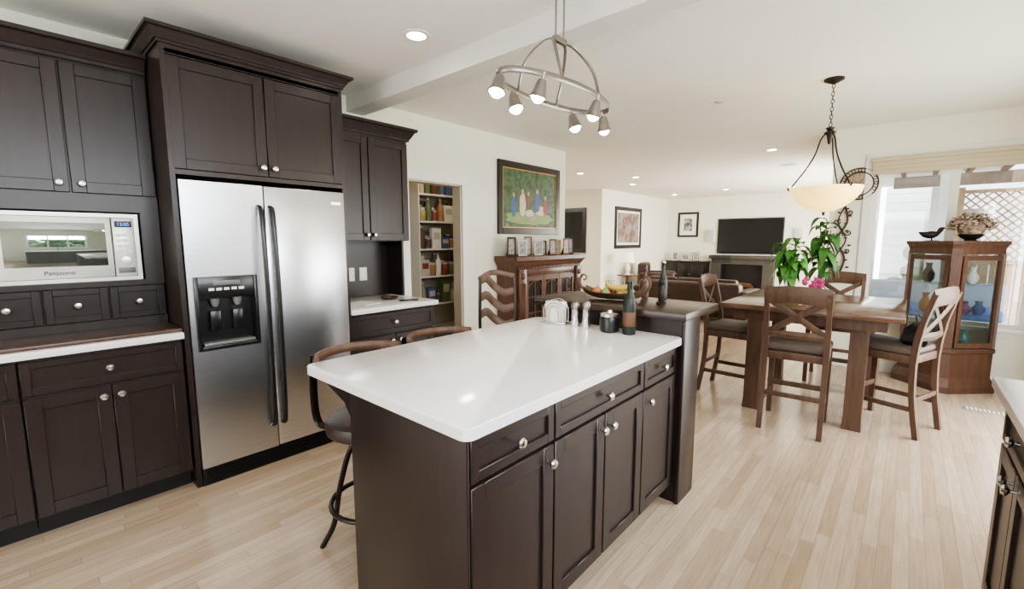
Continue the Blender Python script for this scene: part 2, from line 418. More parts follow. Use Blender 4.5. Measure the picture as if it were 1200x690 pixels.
# fridge surround
f = thing('fridge_cabinet', 'tall dark wood cabinet with crown moulding built around the fridge', 'cabinet', (-2.96, .625, 0), Q)
mb = MB(); mb.box(0, .024, 0, .68, 0, 2.385); mb.box(.966, .99, 0, .68, 0, 2.385); mb.box(.024, .966, .0205, .68, 1.77, 2.385); mb.box(.024, .966, 0, .02, 1.77, 1.795)
mb.box(.024, .966, 0, .02, 2.38, 2.405); mb.box(0, .99, 0.0, .68, 2.385, 2.425)
mb.build('body', M['cab'], f, smooth=False)
fronts(f, [('door', .02, .495, 1.797, 2.378, [(.462, 1.85)]), ('door', .495, .97, 1.797, 2.378, [(.528, 1.85)])])
crown(f, 0, .99, .68, 2.426, 2.505, 1, 1, .06)
# fridge
fr = thing('refrigerator', 'stainless steel side-by-side fridge with black ice dispenser', 'refrigerator', (-2.935, .653, 0), Q)
MB().box(.004, .93, .075, .65, .02, 1.735).build('body', M['grey'], fr, smooth=False)
x1 = .414
mb = MB(); mb.box(0, .03, 0, .07, .11, 1.74); mb.box(.345, x1, 0, .07, .11, 1.74); mb.box(.03, .345, 0, .07, .11, .80); mb.box(.03, .345, 0, .07, 1.21, 1.74)
fd = mb.build('freezer_door', M['steel'], fr, smooth=False)
fridge_door = MB().box(x1 + .006, .934, 0, .07, .11, 1.74, .008).build('fridge_door', M['steel'], fr)
mb = MB(); mb.box(.026, .045, -.012, .06, .795, 1.215, .004); mb.box(.33, .349, -.012, .06, .795, 1.215, .004); mb.box(.045, .33, -.012, .06, .795, .82, .004)
mb.box(.045, .33, -.010, .06, 1.09, 1.215, .004); mb.box(.045, .33, .055, .068, .82, 1.09)
dp = mb.build('dispenser', M['black'], fd)
MB().box(.055, .32, -.011, .052, .822, .838, .003).build('drip_tray', M['grey'], dp)
for kx in (.13, .245): MB().box(kx - .03, kx + .03, .02, .05, .90, 1.02, .01).build('paddle', M['black'], dp)
for kx in (.13, .245): MB().lathe([(.026, 0), (.022, -.03), (.012, -.05)], (kx, .025, 1.09), 14).build('spout', M['grey'], dp)
for i in range(5): MB().box(.095 + i*.038, .122 + i*.038, -.0135, -.009, 1.135, 1.15, .001).build('button', M['paper'], dp)
MB().box(.12, .255, -.0135, -.009, 1.165, 1.19, .001).build('display', M['grey'], dp)
for q, par in ((x1 - .028, fd), (x1 + .036, fridge_door)):
    pts = cr([(q, .0, .26), (q, -.04, .30), (q, -.058, .6), (q, -.062, .95), (q, -.058, 1.3), (q, -.04, 1.58), (q, .0, 1.62)], 5)
    MB().tube(pts, 1, 10, up=(1, 0, 0), sec=(.010, .014)).build('handle', M['black'], par)
MB().box(.84, .905, -.002, .0, 1.655, 1.672).build('badge', M['nickel'], fridge_door)
mb = MB(); mb.box(.0, .934, .02, .06, .0, .10)
for i in range(6): mb.box(.02, .914, .012, .02, .012 + i*.0145, .020 + i*.0145)
mb.build('kick_grille', M['black'], fr, smooth=False)

# right of fridge
base_cab('dark wood base cabinet between the fridge and the pantry door', (-2.98, 1.617, 0), Q, .763, .66,
         [('drawer', 0, .763, .70, .865, [(.38, .785)]), ('door', 0, .38, .11, .69, [(.345, .64)]), ('door', .383, .763, .11, .69, [(.42, .64)])], group=G1)
tag(MB().box(-3.645, -2.94, 1.617, 2.40, .881, .92, .006).build('countertop', M['quartz']), 'short white countertop right of the fridge holding papers', 'countertop')
u = thing('upper_cabinet', 'dark wood two-door upper cabinet right of the fridge', 'cabinet', (-3.29, 1.617, .921), Q)
mb = MB(); mb.box(0, .763, .0205, .355, .49, 1.33); mb.box(.745, .763, .10, .355, 0, .49)
mb.build('body', M['cab'], u, smooth=False)
MB().box(0, .745, .335, .355, 0, .49).build('back_panel', M['cab'], u, smooth=False)
fronts(u, [('door', .004, .38, .492, 1.31, [(.35, .54)]), ('door', .383, .759, .492, 1.31, [(.413, .54)])])
crown(u, 0, .763, .355, 1.33, 1.43, 0, 1, .065)
for y, lb in ((1.99, 'white light switch plate on dark backsplash nearest the fridge'), (2.11, 'white outlet plate on dark backsplash farther from the fridge')):
    o = thing('outlet', lb, 'outlet', (-3.626, y, 1.12), Q)
    MB().box(-.036, .036, -.006, 0, -.058, .058, .002).build('plate', M['white'], o)
    MB().box(-.016, .016, -.009, -.005, -.032, .032, .001).build('rocker', M['paper'], o)
# right counter run
base_cab('dark wood base cabinet on the right, nearest the window', (.31, 2.35, 0), -Q, .60, .66,
         [('drawer', 0, .6, .70, .865, [(.3, .785)]), ('door', 0, .3, .11, .69, [(.265, .64)]), ('door', .3, .6, .11, .69, [(.335, .64)])], group=G2)
base_cab('dark wood base cabinet on the right, second from the window', (.31, 1.748, 0), -Q, .60, .66,
         [('drawer', 0, .6, .70, .865, [(.3, .785)]), ('door', 0, .3, .11, .69, [(.265, .64)]), ('door', .3, .6, .11, .69, [(.335, .64)])], group=G2)
base_cab('long dark base cabinet under the kitchen sink beside the camera', (.31, 1.146, 0), -Q, 1.8, .66,
         [('door', 0, .6, .11, .865, [(.55, .64)]), ('door', .6, 1.2, .11, .865, [(.65, .64)]), ('door', 1.2, 1.8, .11, .865, [(1.25, .64)])], group=G2)
tag(MB().box(.27, 1.045, -.70, 2.38, .881, .92, .006).build('countertop', M['quartz']), 'white quartz countertop at the right edge of the picture', 'countertop')
fa = thing('faucet', 'dark gooseneck faucet on the right hand counter', 'faucet', (.88, .45, .921))
MB().lathe([(.03, 0), (.03, .02), (.018, .03), (.018, .06)]).build('base', M['gunmetal'], fa)
MB().tube(cr([(0, 0, .05), (0, 0, .30), (-.06, 0, .40), (-.15, 0, .38), (-.17, 0, .28)], 6), .014, 10).build('spout', M['gunmetal'], fa)
MB().tube([(0, .02, .05), (0, .08, .08)], .007, 8).build('lever', M['gunmetal'], fa)

# ------------------------------------------------------------------ island
isl = thing('kitchen_island', 'dark wood kitchen island cabinet with drawers under white top', 'kitchen island', (-.862, .80, 0), Q)
W = 1.495
MB().box(0, W, .0205, .61, .1, .879).build('body', M['cab'], isl, smooth=False)
MB().box(.04, W, .08, .56, 0, .099).build('toe_kick', M['cab_dk'], isl, smooth=False)
mb = MB(); mb.box(-.012, 0, -.0, .62, .0, .879, .002)
mb.build('end_panel', M['cab'], isl)
for xa in (.02, 1.35):
    MB().rings([[(x, .611, .878), (x, .86, .878), (x, .86, .845), (x, .72, .80), (x, .65, .72), (x, .611, .60)] for x in (xa, xa + .06)]).build('bracket', M['cab'], isl, smooth=False)
fronts(isl, [('drawer', .004, .40, .735, .872, [(.2, .803)]), ('door', .004, .40, .11, .728, [(.365, .67)]),
             ('drawer', .404, 1.095, .735, .872, [(.75, .803)]), ('door', .404, .748, .11, .728, [(.715, .67)]), ('door', .752, 1.095, .11, .728, [(.785, .67)]),
             ('drawer', 1.10, 1.48, .735, .872, [(1.29, .803)]), ('door', 1.10, 1.48, .11, .728, [(1.14, .67)])])
def rrect(x0, x1, y0, y1, r, n=6):
    out = []
    for cx, cy, a in ((x1-r, y1-r, 0), (x0+r, y1-r, 90), (x0+r, y0+r, 180), (x1-r, y0+r, 270)):
        for i in range(n + 1): q = R(a + 90*i/n); out.append((cx + r*math.cos(q), cy + r*math.sin(q)))
    return out
mb = MB(); rr = lambda e, z: [(x, y, z) for x, y in rrect(-1.795 + e, -.837 - e, .768 + e, 2.292, .03)]
mb.rings([rr(.004, .880), rr(0, .884), rr(0, .916), rr(.004, .920)])
tag(mb.build('island_countertop', M['quartz']), 'large white quartz island countertop with rounded corners', 'countertop')
br_ = thing('raised_bar', 'dark raised bar ledge standing at the far end of the island', 'bar counter', (-1.3, 2.4, 0))
MB().box(-.44, .46, -.103, .06, 0, 1.009).build('support_wall', M['cab'], br_, smooth=False)
mb = MB(); mb.box(.455, .475, -.115, .10, .0, 1.009, .003); mb.build('end_panel', M['cab'], br_)
MB().box(-.49, .49, -.155, .36, 1.01, 1.05, .006).build('bar_top', M['bar'], br_)
for xa in (.33, -.38):
    MB().rings([[(x, .06, 1.008), (x, .30, 1.008), (x, .30, .98), (x, .14, .9), (x, .06, .78)] for x in (xa, xa + .05)]).build('bracket', M['cab'], br_, smooth=False)

# ------------------------------------------------------------------ stools
GS = 'bar stools around the island'
st = thing('bar_stool', 'swivel bar stool with curved wood back rail, nearest the camera', 'stool', (-1.76, 1.04, 0), -Q, GS)
for a in (45, 135, 225, 315):
    c, s = math.cos(R(a)), math.sin(R(a))
    MB().tube(cr([(c*.03, s*.03, .53), (c*.10, s*.10, .48), (c*.155, s*.155, .30), (c*.19, s*.19, .12), (c*.25, s*.25, 0)], 5), .0125, 8).build('leg', M['gunmetal'], st)
MB().torus((0, 0, .24), .19, .011).build('footrest', M['gunmetal'], st)
MB().lathe([(.03, .50), (.10, .53), (.12, .555), (.12, .57)]).build('swivel_plate', M['gunmetal'], st)
MB().lathe([(.17, .57), (.195, .585), (.20, .61), (.19, .635), (.15, .65), (0, .655)], seg=32).build('seat', M['leather'], st)
for sx in (-1, 1):
    MB().tube(cr([(sx*.10, -.12, .565), (sx*.15, -.20, .59), (sx*.165, -.205, .74), (sx*.16, -.19, .91)], 5), 1, 8, up=(1, 0, 0), sec=(.004, .018)).build('back_support', M['gunmetal'], st)
arc = [(.212*math.sin(R(a)), -.02 - .205*math.cos(R(a)), .908) for a in range(-75, 76, 10)]
MB().tube(arc, 1, 10, sec=(.013, .021)).build('back_rail', M['dine'], st)
dup(st, 'swivel bar stool with curved wood back rail, middle of the three at the island', (-1.76, 1.52, 0), -Q)
s3 = thing('bar_stool', 'bar stool with tall back of wavy wood slats beside the raised bar', 'stool', (-2.02, 2.35, 0), -Q, GS)
for a in (45, 135, 225, 315):
    c, s = math.cos(R(a)), math.sin(R(a))
    MB().tube(cr([(c*.03, s*.03, .64), (c*.10, s*.10, .58), (c*.155, s*.155, .34), (c*.24, s*.24, 0)], 5), .0115, 8).build('leg', M['gunmetal'], s3)
MB().torus((0, 0, .28), .185, .010).build('footrest', M['gunmetal'], s3)
MB().lathe([(.03, .60), (.10, .64), (.17, .66), (.195, .68), (.20, .70), (.18, .73), (0, .74)], seg=32).build('seat', M['leather'], s3)
for sx in (-1, 1):
    MB().tube(cr([(sx*.14, -.14, .66), (sx*.175, -.185, .76), (sx*.185, -.185, .95), (sx*.175, -.19, 1.16)], 5), 1, 8, up=(1, 0, 0), sec=(.010, .013)).build('back_post', M['gunmetal'], s3)
for z0, z1 in ((.80, .90), (.92, 1.02), (1.04, 1.14)):
    MB().tube(cr([(-.18, -.188, z0), (-.09, -.21, z0 - .008), (0, -.228, (z0+z1)/2), (.09, -.21, z1 + .008), (.18, -.188, z1)], 7), 1, 8, up=(0, 1, 0), sec=(.030, .007)).build('back_slat', M['dine'], s3)
MB().tube(cr([(-.185, -.19, 1.15), (0, -.235, 1.185), (.185, -.19, 1.15)], 7), 1, 8, up=(0, 1, 0), sec=(.020, .010)).build('top_rail', M['dine'], s3)

# ------------------------------------------------------------------ dining set
t = thing('dining_table', 'square counter-height brown wood dining table with thick legs', 'table', (-.565, 4.61, 0))
MB().box(-.59, .59, -.66, .66, .858, .90, .006).build('tabletop', M['dinetop'], t)
mb = MB(); mb.box(-.50, .50, -.56, -.535, .77, .857); mb.box(-.50, .50, .535, .56, .77, .857); mb.box(-.50, -.475, -.535, .535, .77, .857); mb.box(.475, .50, -.535, .535, .77, .857)
mb.build('apron', M['dine'], t, smooth=False)
for sx in (-1, 1):
    for sy in (-1, 1):
        x, y = sx*.345, sy*.465
        MB().loft([(x-.06, x+.06, y-.06, y+.06, 0), (x-.055, x+.055, y-.055, y+.055, .1), (x-.055, x+.055, y-.055, y+.055, .858)]).build('leg', M['dine'], t, smooth=False)
def chair(label, loc, rz):
    c = thing('dining_chair', label, 'chair', loc, rz, 'cross-back dining chairs around the table')
    for sx in (-1, 1):
        x = sx * .19
        MB().tube(cr([(x, -.245, 0), (x, -.20, .3), (x, -.19, .6), (x, -.215, .82), (x, -.27, 1.05)], 5), [.017]*10 + [.019]*5 + [.016]*6, sq=True, up=(1, 0, 0)).build('leg', M['dine'], c, smooth=False)
        MB().tube([(x, .19, 0), (x, .185, .575)], [.016, .021], sq=True, up=(1, 0, 0)).build('leg', M['dine'], c, smooth=False)
        MB().box(x-.009, x+.009, -.19, .18, .19, .225, .003).build('stretcher', M['dine'], c)
    MB().box(-.18, .18, .175, .197, .24, .28, .003).build('stretcher', M['dine'], c)
    MB().box(-.18, .18, -.215, -.197, .26, .295, .003).build('stretcher', M['dine'], c)
    MB().box(-.205, .205, -.195, .205, .54, .60, .006).build('seat_frame', M['dine'], c)
    MB().box(-.21, .21, -.185, .215, .60, .652, .02, 3).build('seat', M['pad'], c)
    MB().tube(cr([(-.20, -.262, 1.02), (0, -.288, 1.035), (.20, -.262, 1.02)], 6), 1, 4, sec=(.017, .062)).build('top_rail', M['dine'], c)
    MB().tube(cr([(-.18, -.207, .735), (0, -.225, .735), (.18, -.207, .735)], 6), 1, 4, sec=(.012, .028)).build('lower_rail', M['dine'], c)
    for sx in (-1, 1):
        MB().tube(cr([(-sx*.175, -.208, .745), (0, -.240 - sx*.004, .87), (sx*.175, -.262, .99)], 6), 1, 4, up=(0, 1, 0), sec=(.022, .007)).build('cross_slat', M['dine'], c)
    return c
ch = chair('brown cross-back dining chair with its back toward the camera', (-.575, 3.955, 0), R(3))
dup(ch, 'brown cross-back dining chair at the left side of the table', (-1.16, 4.47, 0), R(-92))
dup(ch, 'brown cross-back dining chair at the far side, facing the camera', (-.50, 5.46, 0), R(180))
dup(ch, 'brown dining chair pulled out on the right with bag on seat', (-.02, 4.46, 0), R(70))
bg = thing('handbag', 'dark soft handbag lying on the right dining chair', 'bag', (.115, 4.46, .653), R(75))
MB().loft([(-.12, .12, -.06, .06, 0), (-.14, .14, -.08, .08, .03), (-.13, .13, -.06, .06, .12), (-.09, .09, -.02, .02, .17)]).build('body', M['black'], bg)
MB().tube(cr([(-.08, 0, .15), (-.05, .02, .21), (.05, .03, .21), (.08, 0, .15)], 5), .006, 6).build('strap', M['black'], bg)
MB().box(-.07, .05, .062, .076, .035, .09, .004).build('pocket', M['blue'], bg)

# ------------------------------------------------------------------ pendant lights
p = thing('island_chandelier', 'oval ring chandelier with small spot bulbs over the island', 'chandelier', (-1.32, 1.84, H))
MB().lathe([(.07, 0), (.07, -.012), (.05, -.03), (0, -.032)]).build('canopy', M['pewter'], p)
for dy in (-.032, .032): MB().cyl((0, dy, -.03), (0, dy, -.26), .0045).build('rod', M['pewter'], p)
MB().box(-.012, .012, -.045, .045, -.275, -.25, .003).build('hub', M['pewter'], p)
a_, b_ = .41, .14
ring = [(b_*math.cos(2*PI*i/56), a_*math.sin(2*PI*i/56), -.505) for i in range(56)]
MB().tube(ring, 1, 8, closed=True, sec=(.005, .014)).build('ring', M['pewter'], p)
for sy in (-1, 1):
    for sx in (-1, 1):
        q = R(22); x, y = sx*b_*math.cos(q), sy*a_*math.sin(q)
        MB().tube(cr([(0, sy*.03, -.262), (sx*.03, sy*.09, -.285), (sx*.09, sy*.15, -.38), (x, y, -.505)], 6), 1, 8, up=(1, 0, 0), sec=(.004, .008)).build('arm', M['pewter'], p)
for q, tx, ty in ((-90, 0, -.3), (-40, .25, -.1), (-150, -.3, 0), (20, .3, 0), (140, -.25, .1), (90, 0, .25)):
    x, y = b_*math.cos(R(q)), a_*math.sin(R(q))
    hd = MB().lathe([(.007, .012), (.007, -.014), (.016, -.018), (.022, -.030), (.030, -.070), (.039, -.092), (.034, -.092), (.014, -.045)], seg=20).build('spot_head', M['pewter'], p, (x, y, -.512))
    hd.rotation_euler = (ty, tx, 0)
    MB().ball((0, 0, -.086), .028).build('bulb', M['bulb'], hd)
p = thing('dining_pendant', 'bronze pendant with glowing alabaster bowl over the dining table', 'pendant light', (-.52, 4.25, H))
MB().lathe([(.065, 0), (.065, -.012), (.03, -.03), (.008, -.04), (0, -.041)]).build('canopy', M['iron'], p)
mb = MB()
for i in range(11):
    mb.torus((0, 0, -.052 - i*.028), .016, .003, 'x' if i % 2 else 'y', 14, .6, 1)
mb.build('chain', M['iron'], p)
MB().lathe([(.004, -.345), (.03, -.355), (.018, -.375), (.04, -.39), (.02, -.41), (.010, -.47), (.0, -.48)]).build('hub', M['iron'], p)
for k in range(3):
    c, s = math.cos(R(k*120 + 75)), math.sin(R(k*120 + 75))
    MB().tube(cr([(c*r_, s*r_, z) for r_, z in ((.02, -.385), (.055, -.44), (.085, -.55), (.14, -.66), (.21, -.765), (.240, -.81), (.252, -.79))], 5), .0055, 8).build('arm', M['iron'], p)
MB().lathe([(.01, -.985), (.06, -.978), (.125, -.95), (.185, -.90), (.225, -.85), (.240, -.80), (.232, -.80), (.215, -.85), (.175, -.895), (.115, -.94), (.05, -.968), (0, -.972)], seg=40).build('bowl_shade', M['alab'], p)
MB().lathe([(.0, -1.015), (.010, -1.008), (.007, -.998), (.016, -.986), (0, -.98)]).build('finial', M['iron'], p)

DL = [(-2.28, 1.735, 'recessed ceiling light above the fridge side of the kitchen'), (-1.48, 6.94, 'recessed ceiling light just beyond the dining pendant'),
      (-4.58, 7.07, 'recessed ceiling light in the hallway past the pantry wall'), (-4.61, 9.2, 'recessed ceiling light near the family room corner'),
      (-4.8, 12.0, 'recessed ceiling light in front of the far wall picture'), (-2.1, 12.0, 'recessed ceiling light near the television wall, right side'),
      (-4.05, 8.2, 'recessed ceiling light midway along the hallway opening'), (-3.4, 11.6, 'recessed ceiling light directly in front of the television')]
def spot(x, y, e, z=H - .03):
    l = bpy.data.lights.new('spot', 'SPOT'); l.energy = e; l.spot_size = R(120); l.spot_blend = .8; l.shadow_soft_size = .06; l.color = (1, .88, .70)
    o = bpy.data.objects.new('downlight_lamp', l); C.objects.link(o); o.location = (x, y, z)
for x, y, lb in DL:
    d = thing('recessed_light', lb, 'ceiling light', (x, y, H), 0, 'recessed ceiling lights')
    MB().lathe([(.056, -.001), (.056, -.008), (.080, -.006), (.083, -.001)], seg=28).build('trim_ring', M['trim'], d)
    MB().lathe([(.0, -.001), (.055, -.001), (.055, -.005), (0, -.005)], seg=24).build('lens', M['diff'], d)
    spot(x, y, 16)
d = thing('ceiling_speaker', 'round white ceiling speaker beyond the dining pendant', 'speaker', (-1.55, 8.5, H))
MB().lathe([(0, 0), (.12, 0), (.12, -.006), (0, -.008)], seg=28).build('grille', M['silver'], d)
d = thing('sprinkler_cover', 'small white round cover on the ceiling left of the dining pendant', 'ceiling cover', (-1.345, 4.27, H))
MB().lathe([(0, 0), (.035, 0), (.033, -.008), (0, -.012)], seg=20).build('cover', M['silver'], d)

# ------------------------------------------------------------------ pictures
def picture(name, label, cat, loc, rz, w, h_, fw, canvas_m, frame_m, mat_w=0, depth=.03, inner=None, group=None):
    o = thing(name, label, cat, loc, rz, group)
    mb = MB(); x = w/2
    mb.box(-x, -x+fw, -depth, 0, 0, h_, .004, 1); mb.box(x-fw, x, -depth, 0, 0, h_, .004, 1); mb.box(-x+fw, x-fw, -depth, 0, 0, fw, .004, 1); mb.box(-x+fw, x-fw, -depth, 0, h_-fw, h_, .004, 1)
    mb.build('frame', frame_m, o)
    if inner:
        e = .012; mb = MB(); a, b2, c, d2 = -x+fw, x-fw, fw, h_-fw
        mb.box(a, a+e, -depth*.75, 0, c, d2); mb.box(b2-e, b2, -depth*.75, 0, c, d2); mb.box(a+e, b2-e, -depth*.75, 0, c, c+e); mb.box(a+e, b2-e, -depth*.75, 0, d2-e, d2)
        mb.build('gilt_liner', inner, o, smooth=False)
    if mat_w: MB().box(-x+fw, x-fw, -depth*.4, -.001, fw, h_-fw).build('mat_board', M['paper'], o, smooth=False)
    MB().box(-x+fw+mat_w, x-fw-mat_w, -depth*.5, -.0005, fw+mat_w, h_-fw-mat_w).build('picture', canvas_m, o, smooth=False)
    return o
pt = picture('painting', 'large framed painting of figures in a green garden above the mantel', 'painting', (-3.649, 4.485, 1.49), Q, 1.22, .86, .075, M['paint_green'], M['frame_bk'], inner=M['gold'])
def blob(name, m_, shapes, y):
    for cx, cz, rx, rz_ in shapes:
        MB().rings([[(cx + rx*(1 + .12*math.sin(5*k))*math.cos(2*PI*k/22), yy, cz + rz_*(1 + .1*math.cos(3*k))*math.sin(2*PI*k/22)) for k in range(22)] for yy in (y, y - .0008)]).build(name, m_, pt, smooth=False)
blob('painted_meadow', M['lime'], [(.0, .20, .50, .08)], -.0152)
blob('painted_dress', M['cream'], [(-.16, .36, .065, .14), (.20, .30, .10, .06), (-.02, .26, .08, .045)], -.0156)
blob('painted_coat', M['royal'], [(.13, .40, .06, .12), (-.33, .33, .05, .12)], -.016)
blob('painted_shirt', M['red'], [(.30, .35, .05, .10), (-.05, .42, .035, .06)], -.0165)
blob('painted_face', M['skin'], [(-.16, .52, .026, .034), (.13, .54, .026, .032), (.30, .47, .022, .028), (-.05, .50, .02, .026), (-.33, .47, .022, .028)], -.0172)
blob('painted_basket', M['tan'], [(.05, .20, .08, .035), (-.24, .19, .06, .03)], -.0176)
picture('painting', 'tall framed harbour painting on the family room side wall', 'painting', (-5.529, 10.85, 1.2), Q, 1.45, 1.05, .09, M['paint_sea'], M['frame_bk'], .06)
picture('framed_picture', 'large dark framed picture on the hallway wall', 'picture', (-6.35, 9.499, 1.1), 0, .8, 1.1, .10, M['screen'], M['frame_bk'])
picture('framed_print', 'black framed square print on far wall left of the television', 'picture', (-4.91, 13.399, 1.5), 0, .6, .72, .06, M['photo_bw'], M['frame_bk'], .12)

# ------------------------------------------------------------------ mantel cabinet on pantry wall
mc = thing('mantel_cabinet', 'cherry wood mantel cabinet with glass doors holding family photos', 'cabinet', (-3.28, 3.86, 0), Q)
WM = 1.33
mb = MB(); mb.box(0, WM, .06, .352, 0, 1.15); mb.build('body', M['cherry'], mc, smooth=False)
MB().loft([(-.0, WM, .05, .354, 1.11), (-.03, WM+.03, .02, .354, 1.16), (-.05, WM+.05, 0, .354, 1.18), (-.05, WM+.05, 0, .354, 1.225), (-.045, WM+.045, .005, .354, 1.23)]).build('top_shelf', M['cherry'], mc, smooth=False)
mb = MB()
for i in range(33): mb.box(.02 + i*.0395, .04 + i*.0395, .038, .058, 1.085, 1.108)
mb.build('dentil_moulding', M['cherry'], mc, smooth=False)
for x in (0.02, WM-.15):
    pl = MB().box(x, x+.13, .02, .06, .12, 1.08, .006).build('pilaster', M['cherry'], mc)
    mb = MB()
    for k in range(4): mb.box(x+.022 + k*.025, x+.034 + k*.025, .013, .021, .18, .92, .003, 1)
    mb.build('fluting', M['cherry'], pl)
    MB().ball((x+.065, .018, 1.0), .035, (1, .5, 1), 14).build('rosette', M['cherry'], pl)
    MB().box(x-.015, x+.145, .01, .06, 0, .12, .005).build('plinth', M['cherry'], mc)
MB().box(.17, WM-.17, .035, .06, 1.0, 1.08, .006).build('frieze', M['cherry'], mc)
for i in range(3):
    x0 = .17 + i*.331; x1_ = x0 + .327; cxm = (x0+x1_)/2
    mb = MB(); z0, z1 = .12, .985
    mb.box(x0, x0+.04, .04, .062, z0, z1, .003, 1); mb.box(x1_-.04, x1_, .04, .062, z0, z1, .003, 1); mb.box(x0+.035, x1_-.035, .041, .062, z0, z0+.05); mb.box(x0+.035, x1_-.035, .041, .062, z1-.05, z1)
    mb.box(cxm-.008, cxm+.008, .044, .058, z0+.05, z1-.05)
    for k in range(1, 4): mb.box(x0+.04, x1_-.04, .044, .058, z0+.05+k*.19-.006, z0+.05+k*.19+.006)
    mb.tube([(cxm + .122*math.cos(PI*k/12), .05, .835 + .09*math.sin(PI*k/12)) for k in range(13)], 1, 4, up=(0, 1, 0), sec=(.010, .007))
    d = mb.build('door', M['cherry'], mc)
    MB().box(x0+.04, x1_-.04, .052, .0595, z0+.05, z1-.05).build('pane', M['screen'], d, smooth=False)
    knob_mb(x1_-.02 if i == 0 else x0+.02, .6, .04, .7).build('knob', M['gold'], d)
PF = [(3.89, .14, .22, 'frame_bk', 'black upright photo frame, leftmost on the mantel cabinet'), (4.04, .14, .19, 'silver', 'silver photo frame, second from left on the mantel'),
      (4.19, .15, .23, 'brown', 'tall brown photo frame, third from left on the mantel'), (4.345, .14, .19, 'silver', 'pewter coloured photo frame, fourth from left on the mantel'),
      (4.49, .13, .18, 'frame_bk', 'small black photo frame at mantel centre'), (4.64, .14, .20, 'cherry', 'red brown photo frame right of mantel centre'),
      (4.79, .13, .19, 'gold', 'gilt photo frame, third from right on the mantel'), (4.935, .14, .21, 'brown', 'brown photo frame, second from right on the mantel'),
      (5.085, .13, .22, 'frame_bk', 'tall black photo frame, rightmost on the mantel cabinet')]
for i, (y, w, h_, fm, lb) in enumerate(PF):
    o = picture('photo_frame', lb, 'photo frame', (-3.44 + .04*(i % 2), y, 1.232), Q + R(random.uniform(-12, 12)), w, h_, .022, M['photo'], M[fm], 0, .012, group='photo frames on the mantel cabinet')
    MB().rings([[(-.02, .0, .0), (.02, .0, .0), (.02, .07, .0), (-.02, .07, 0)], [(-.02, 0, h_*.7), (.02, 0, h_*.7), (.02, .004, h_*.7), (-.02, .004, h_*.7)]]).build('stand', M['frame_bk'], o, smooth=False)

# ------------------------------------------------------------------ pantry
ps = thing('pantry_shelves', 'shelving unit in the pantry stocked with food', 'shelving', (-4.62, 3.98, 0))
for z in (.28, .62, .97, 1.31, 1.65, 1.98): MB().box(-.175, .17, -.61, .61, z - .02, z).build('shelf', M['trim'], ps, smooth=False)
for y in (-.625, .61): MB().box(-.175, .17, y, y+.015, 0, 2.2).build('side_panel', M['trim'], ps, smooth=False)
def goods(kind, colr, label, x, y, z, s=1, group=None):
    o = thing(kind, label, {'carton': 'food box', 'can': 'tin can', 'bottle': 'bottle', 'jar': 'jar'}[kind], (x, y, z), R(random.uniform(-6, 6)), group)
    m_ = M[colr]
    if kind == 'carton':
        hh = random.choice([.12, .17, .21, .24])
        MB().box(-.03*s, .03*s, -.055*s, .055*s, 0, hh*s, .002, 1).build('box', m_, o)
        MB().box(.0301*s, .0306*s, -.04*s, .04*s, hh*.45*s, hh*.8*s).build('label_panel', M['p_cream'] if colr != 'p_cream' else M['p_red'], o, smooth=False)
    elif kind == 'can':
        MB().lathe([(.036*s, 0), (.038*s, .004), (.038*s, .108*s), (.036*s, .112*s), (0, .111*s)], seg=18).build('body', M['nickel'], o)
        MB().lathe([(.0383*s, .01), (.0386*s, .012), (.0386*s, .10*s), (.0383*s, .102*s)], seg=18).build('label_band', m_, o)
    elif kind == 'bottle':
        MB().lathe([(.034*s, 0), (.037*s, .01), (.037*s, .14*s), (.028*s, .175*s), (.013*s, .20*s), (.013*s, .235*s), (0, .236*s)], seg=18).build('body', m_, o)
        MB().lathe([(.015*s, .225*s), (.016*s, .25*s), (0, .252*s)], seg=14).build('cap', M['p_cream'], o)
    else:
        MB().lathe([(.04*s, 0), (.045*s, .008), (.045*s, .11*s), (.036*s, .125*s), (0, .126*s)], seg=18).build('glass_body', m_, o)
        MB().lathe([(.038*s, .122*s), (.039*s, .145*s), (0, .147*s)], seg=18).build('lid', M['silver'], o)
cn = {'p_red': 'red', 'p_orange': 'orange', 'p_yellow': 'yellow', 'p_tan': 'tan', 'p_brown': 'brown', 'p_blue': 'blue', 'p_green': 'green', 'p_cream': 'cream', 'plum': 'purple', 'white': 'white'}
ords = {1.98: 'top pantry shelf', 1.65: 'second pantry shelf from the top', 1.31: 'third pantry shelf from the top', .97: 'fourth pantry shelf from the top', .62: 'fifth pantry shelf from the top'}
kn = {'carton': 'food box', 'can': 'tin can', 'bottle': 'bottle', 'jar': 'lidded jar'}
for z, sh in ords.items():
    combos = [(k, c) for k in ('carton', 'can', 'bottle', 'jar') for c in cn]; random.shuffle(combos)
    for row, xx in ((0, -4.50), (1, -4.63)):
        y = 3.385 + .02*row
        while y < 4.15 and combos:
            k, c = combos.pop()
            s = 1.12 if k != 'carton' else 1.2
            if row == 1 and k == 'can': s = 1.6
            wd = {'carton': .11, 'can': .078, 'bottle': .076, 'jar': .092}[k] * s
            goods(k, c, '%s %s in the %s row of the %s' % (cn[c], kn[k], ('front', 'back')[row], sh), xx, y + wd/2, z + .001, s, 'food on the ' + sh)
            y += wd + .008
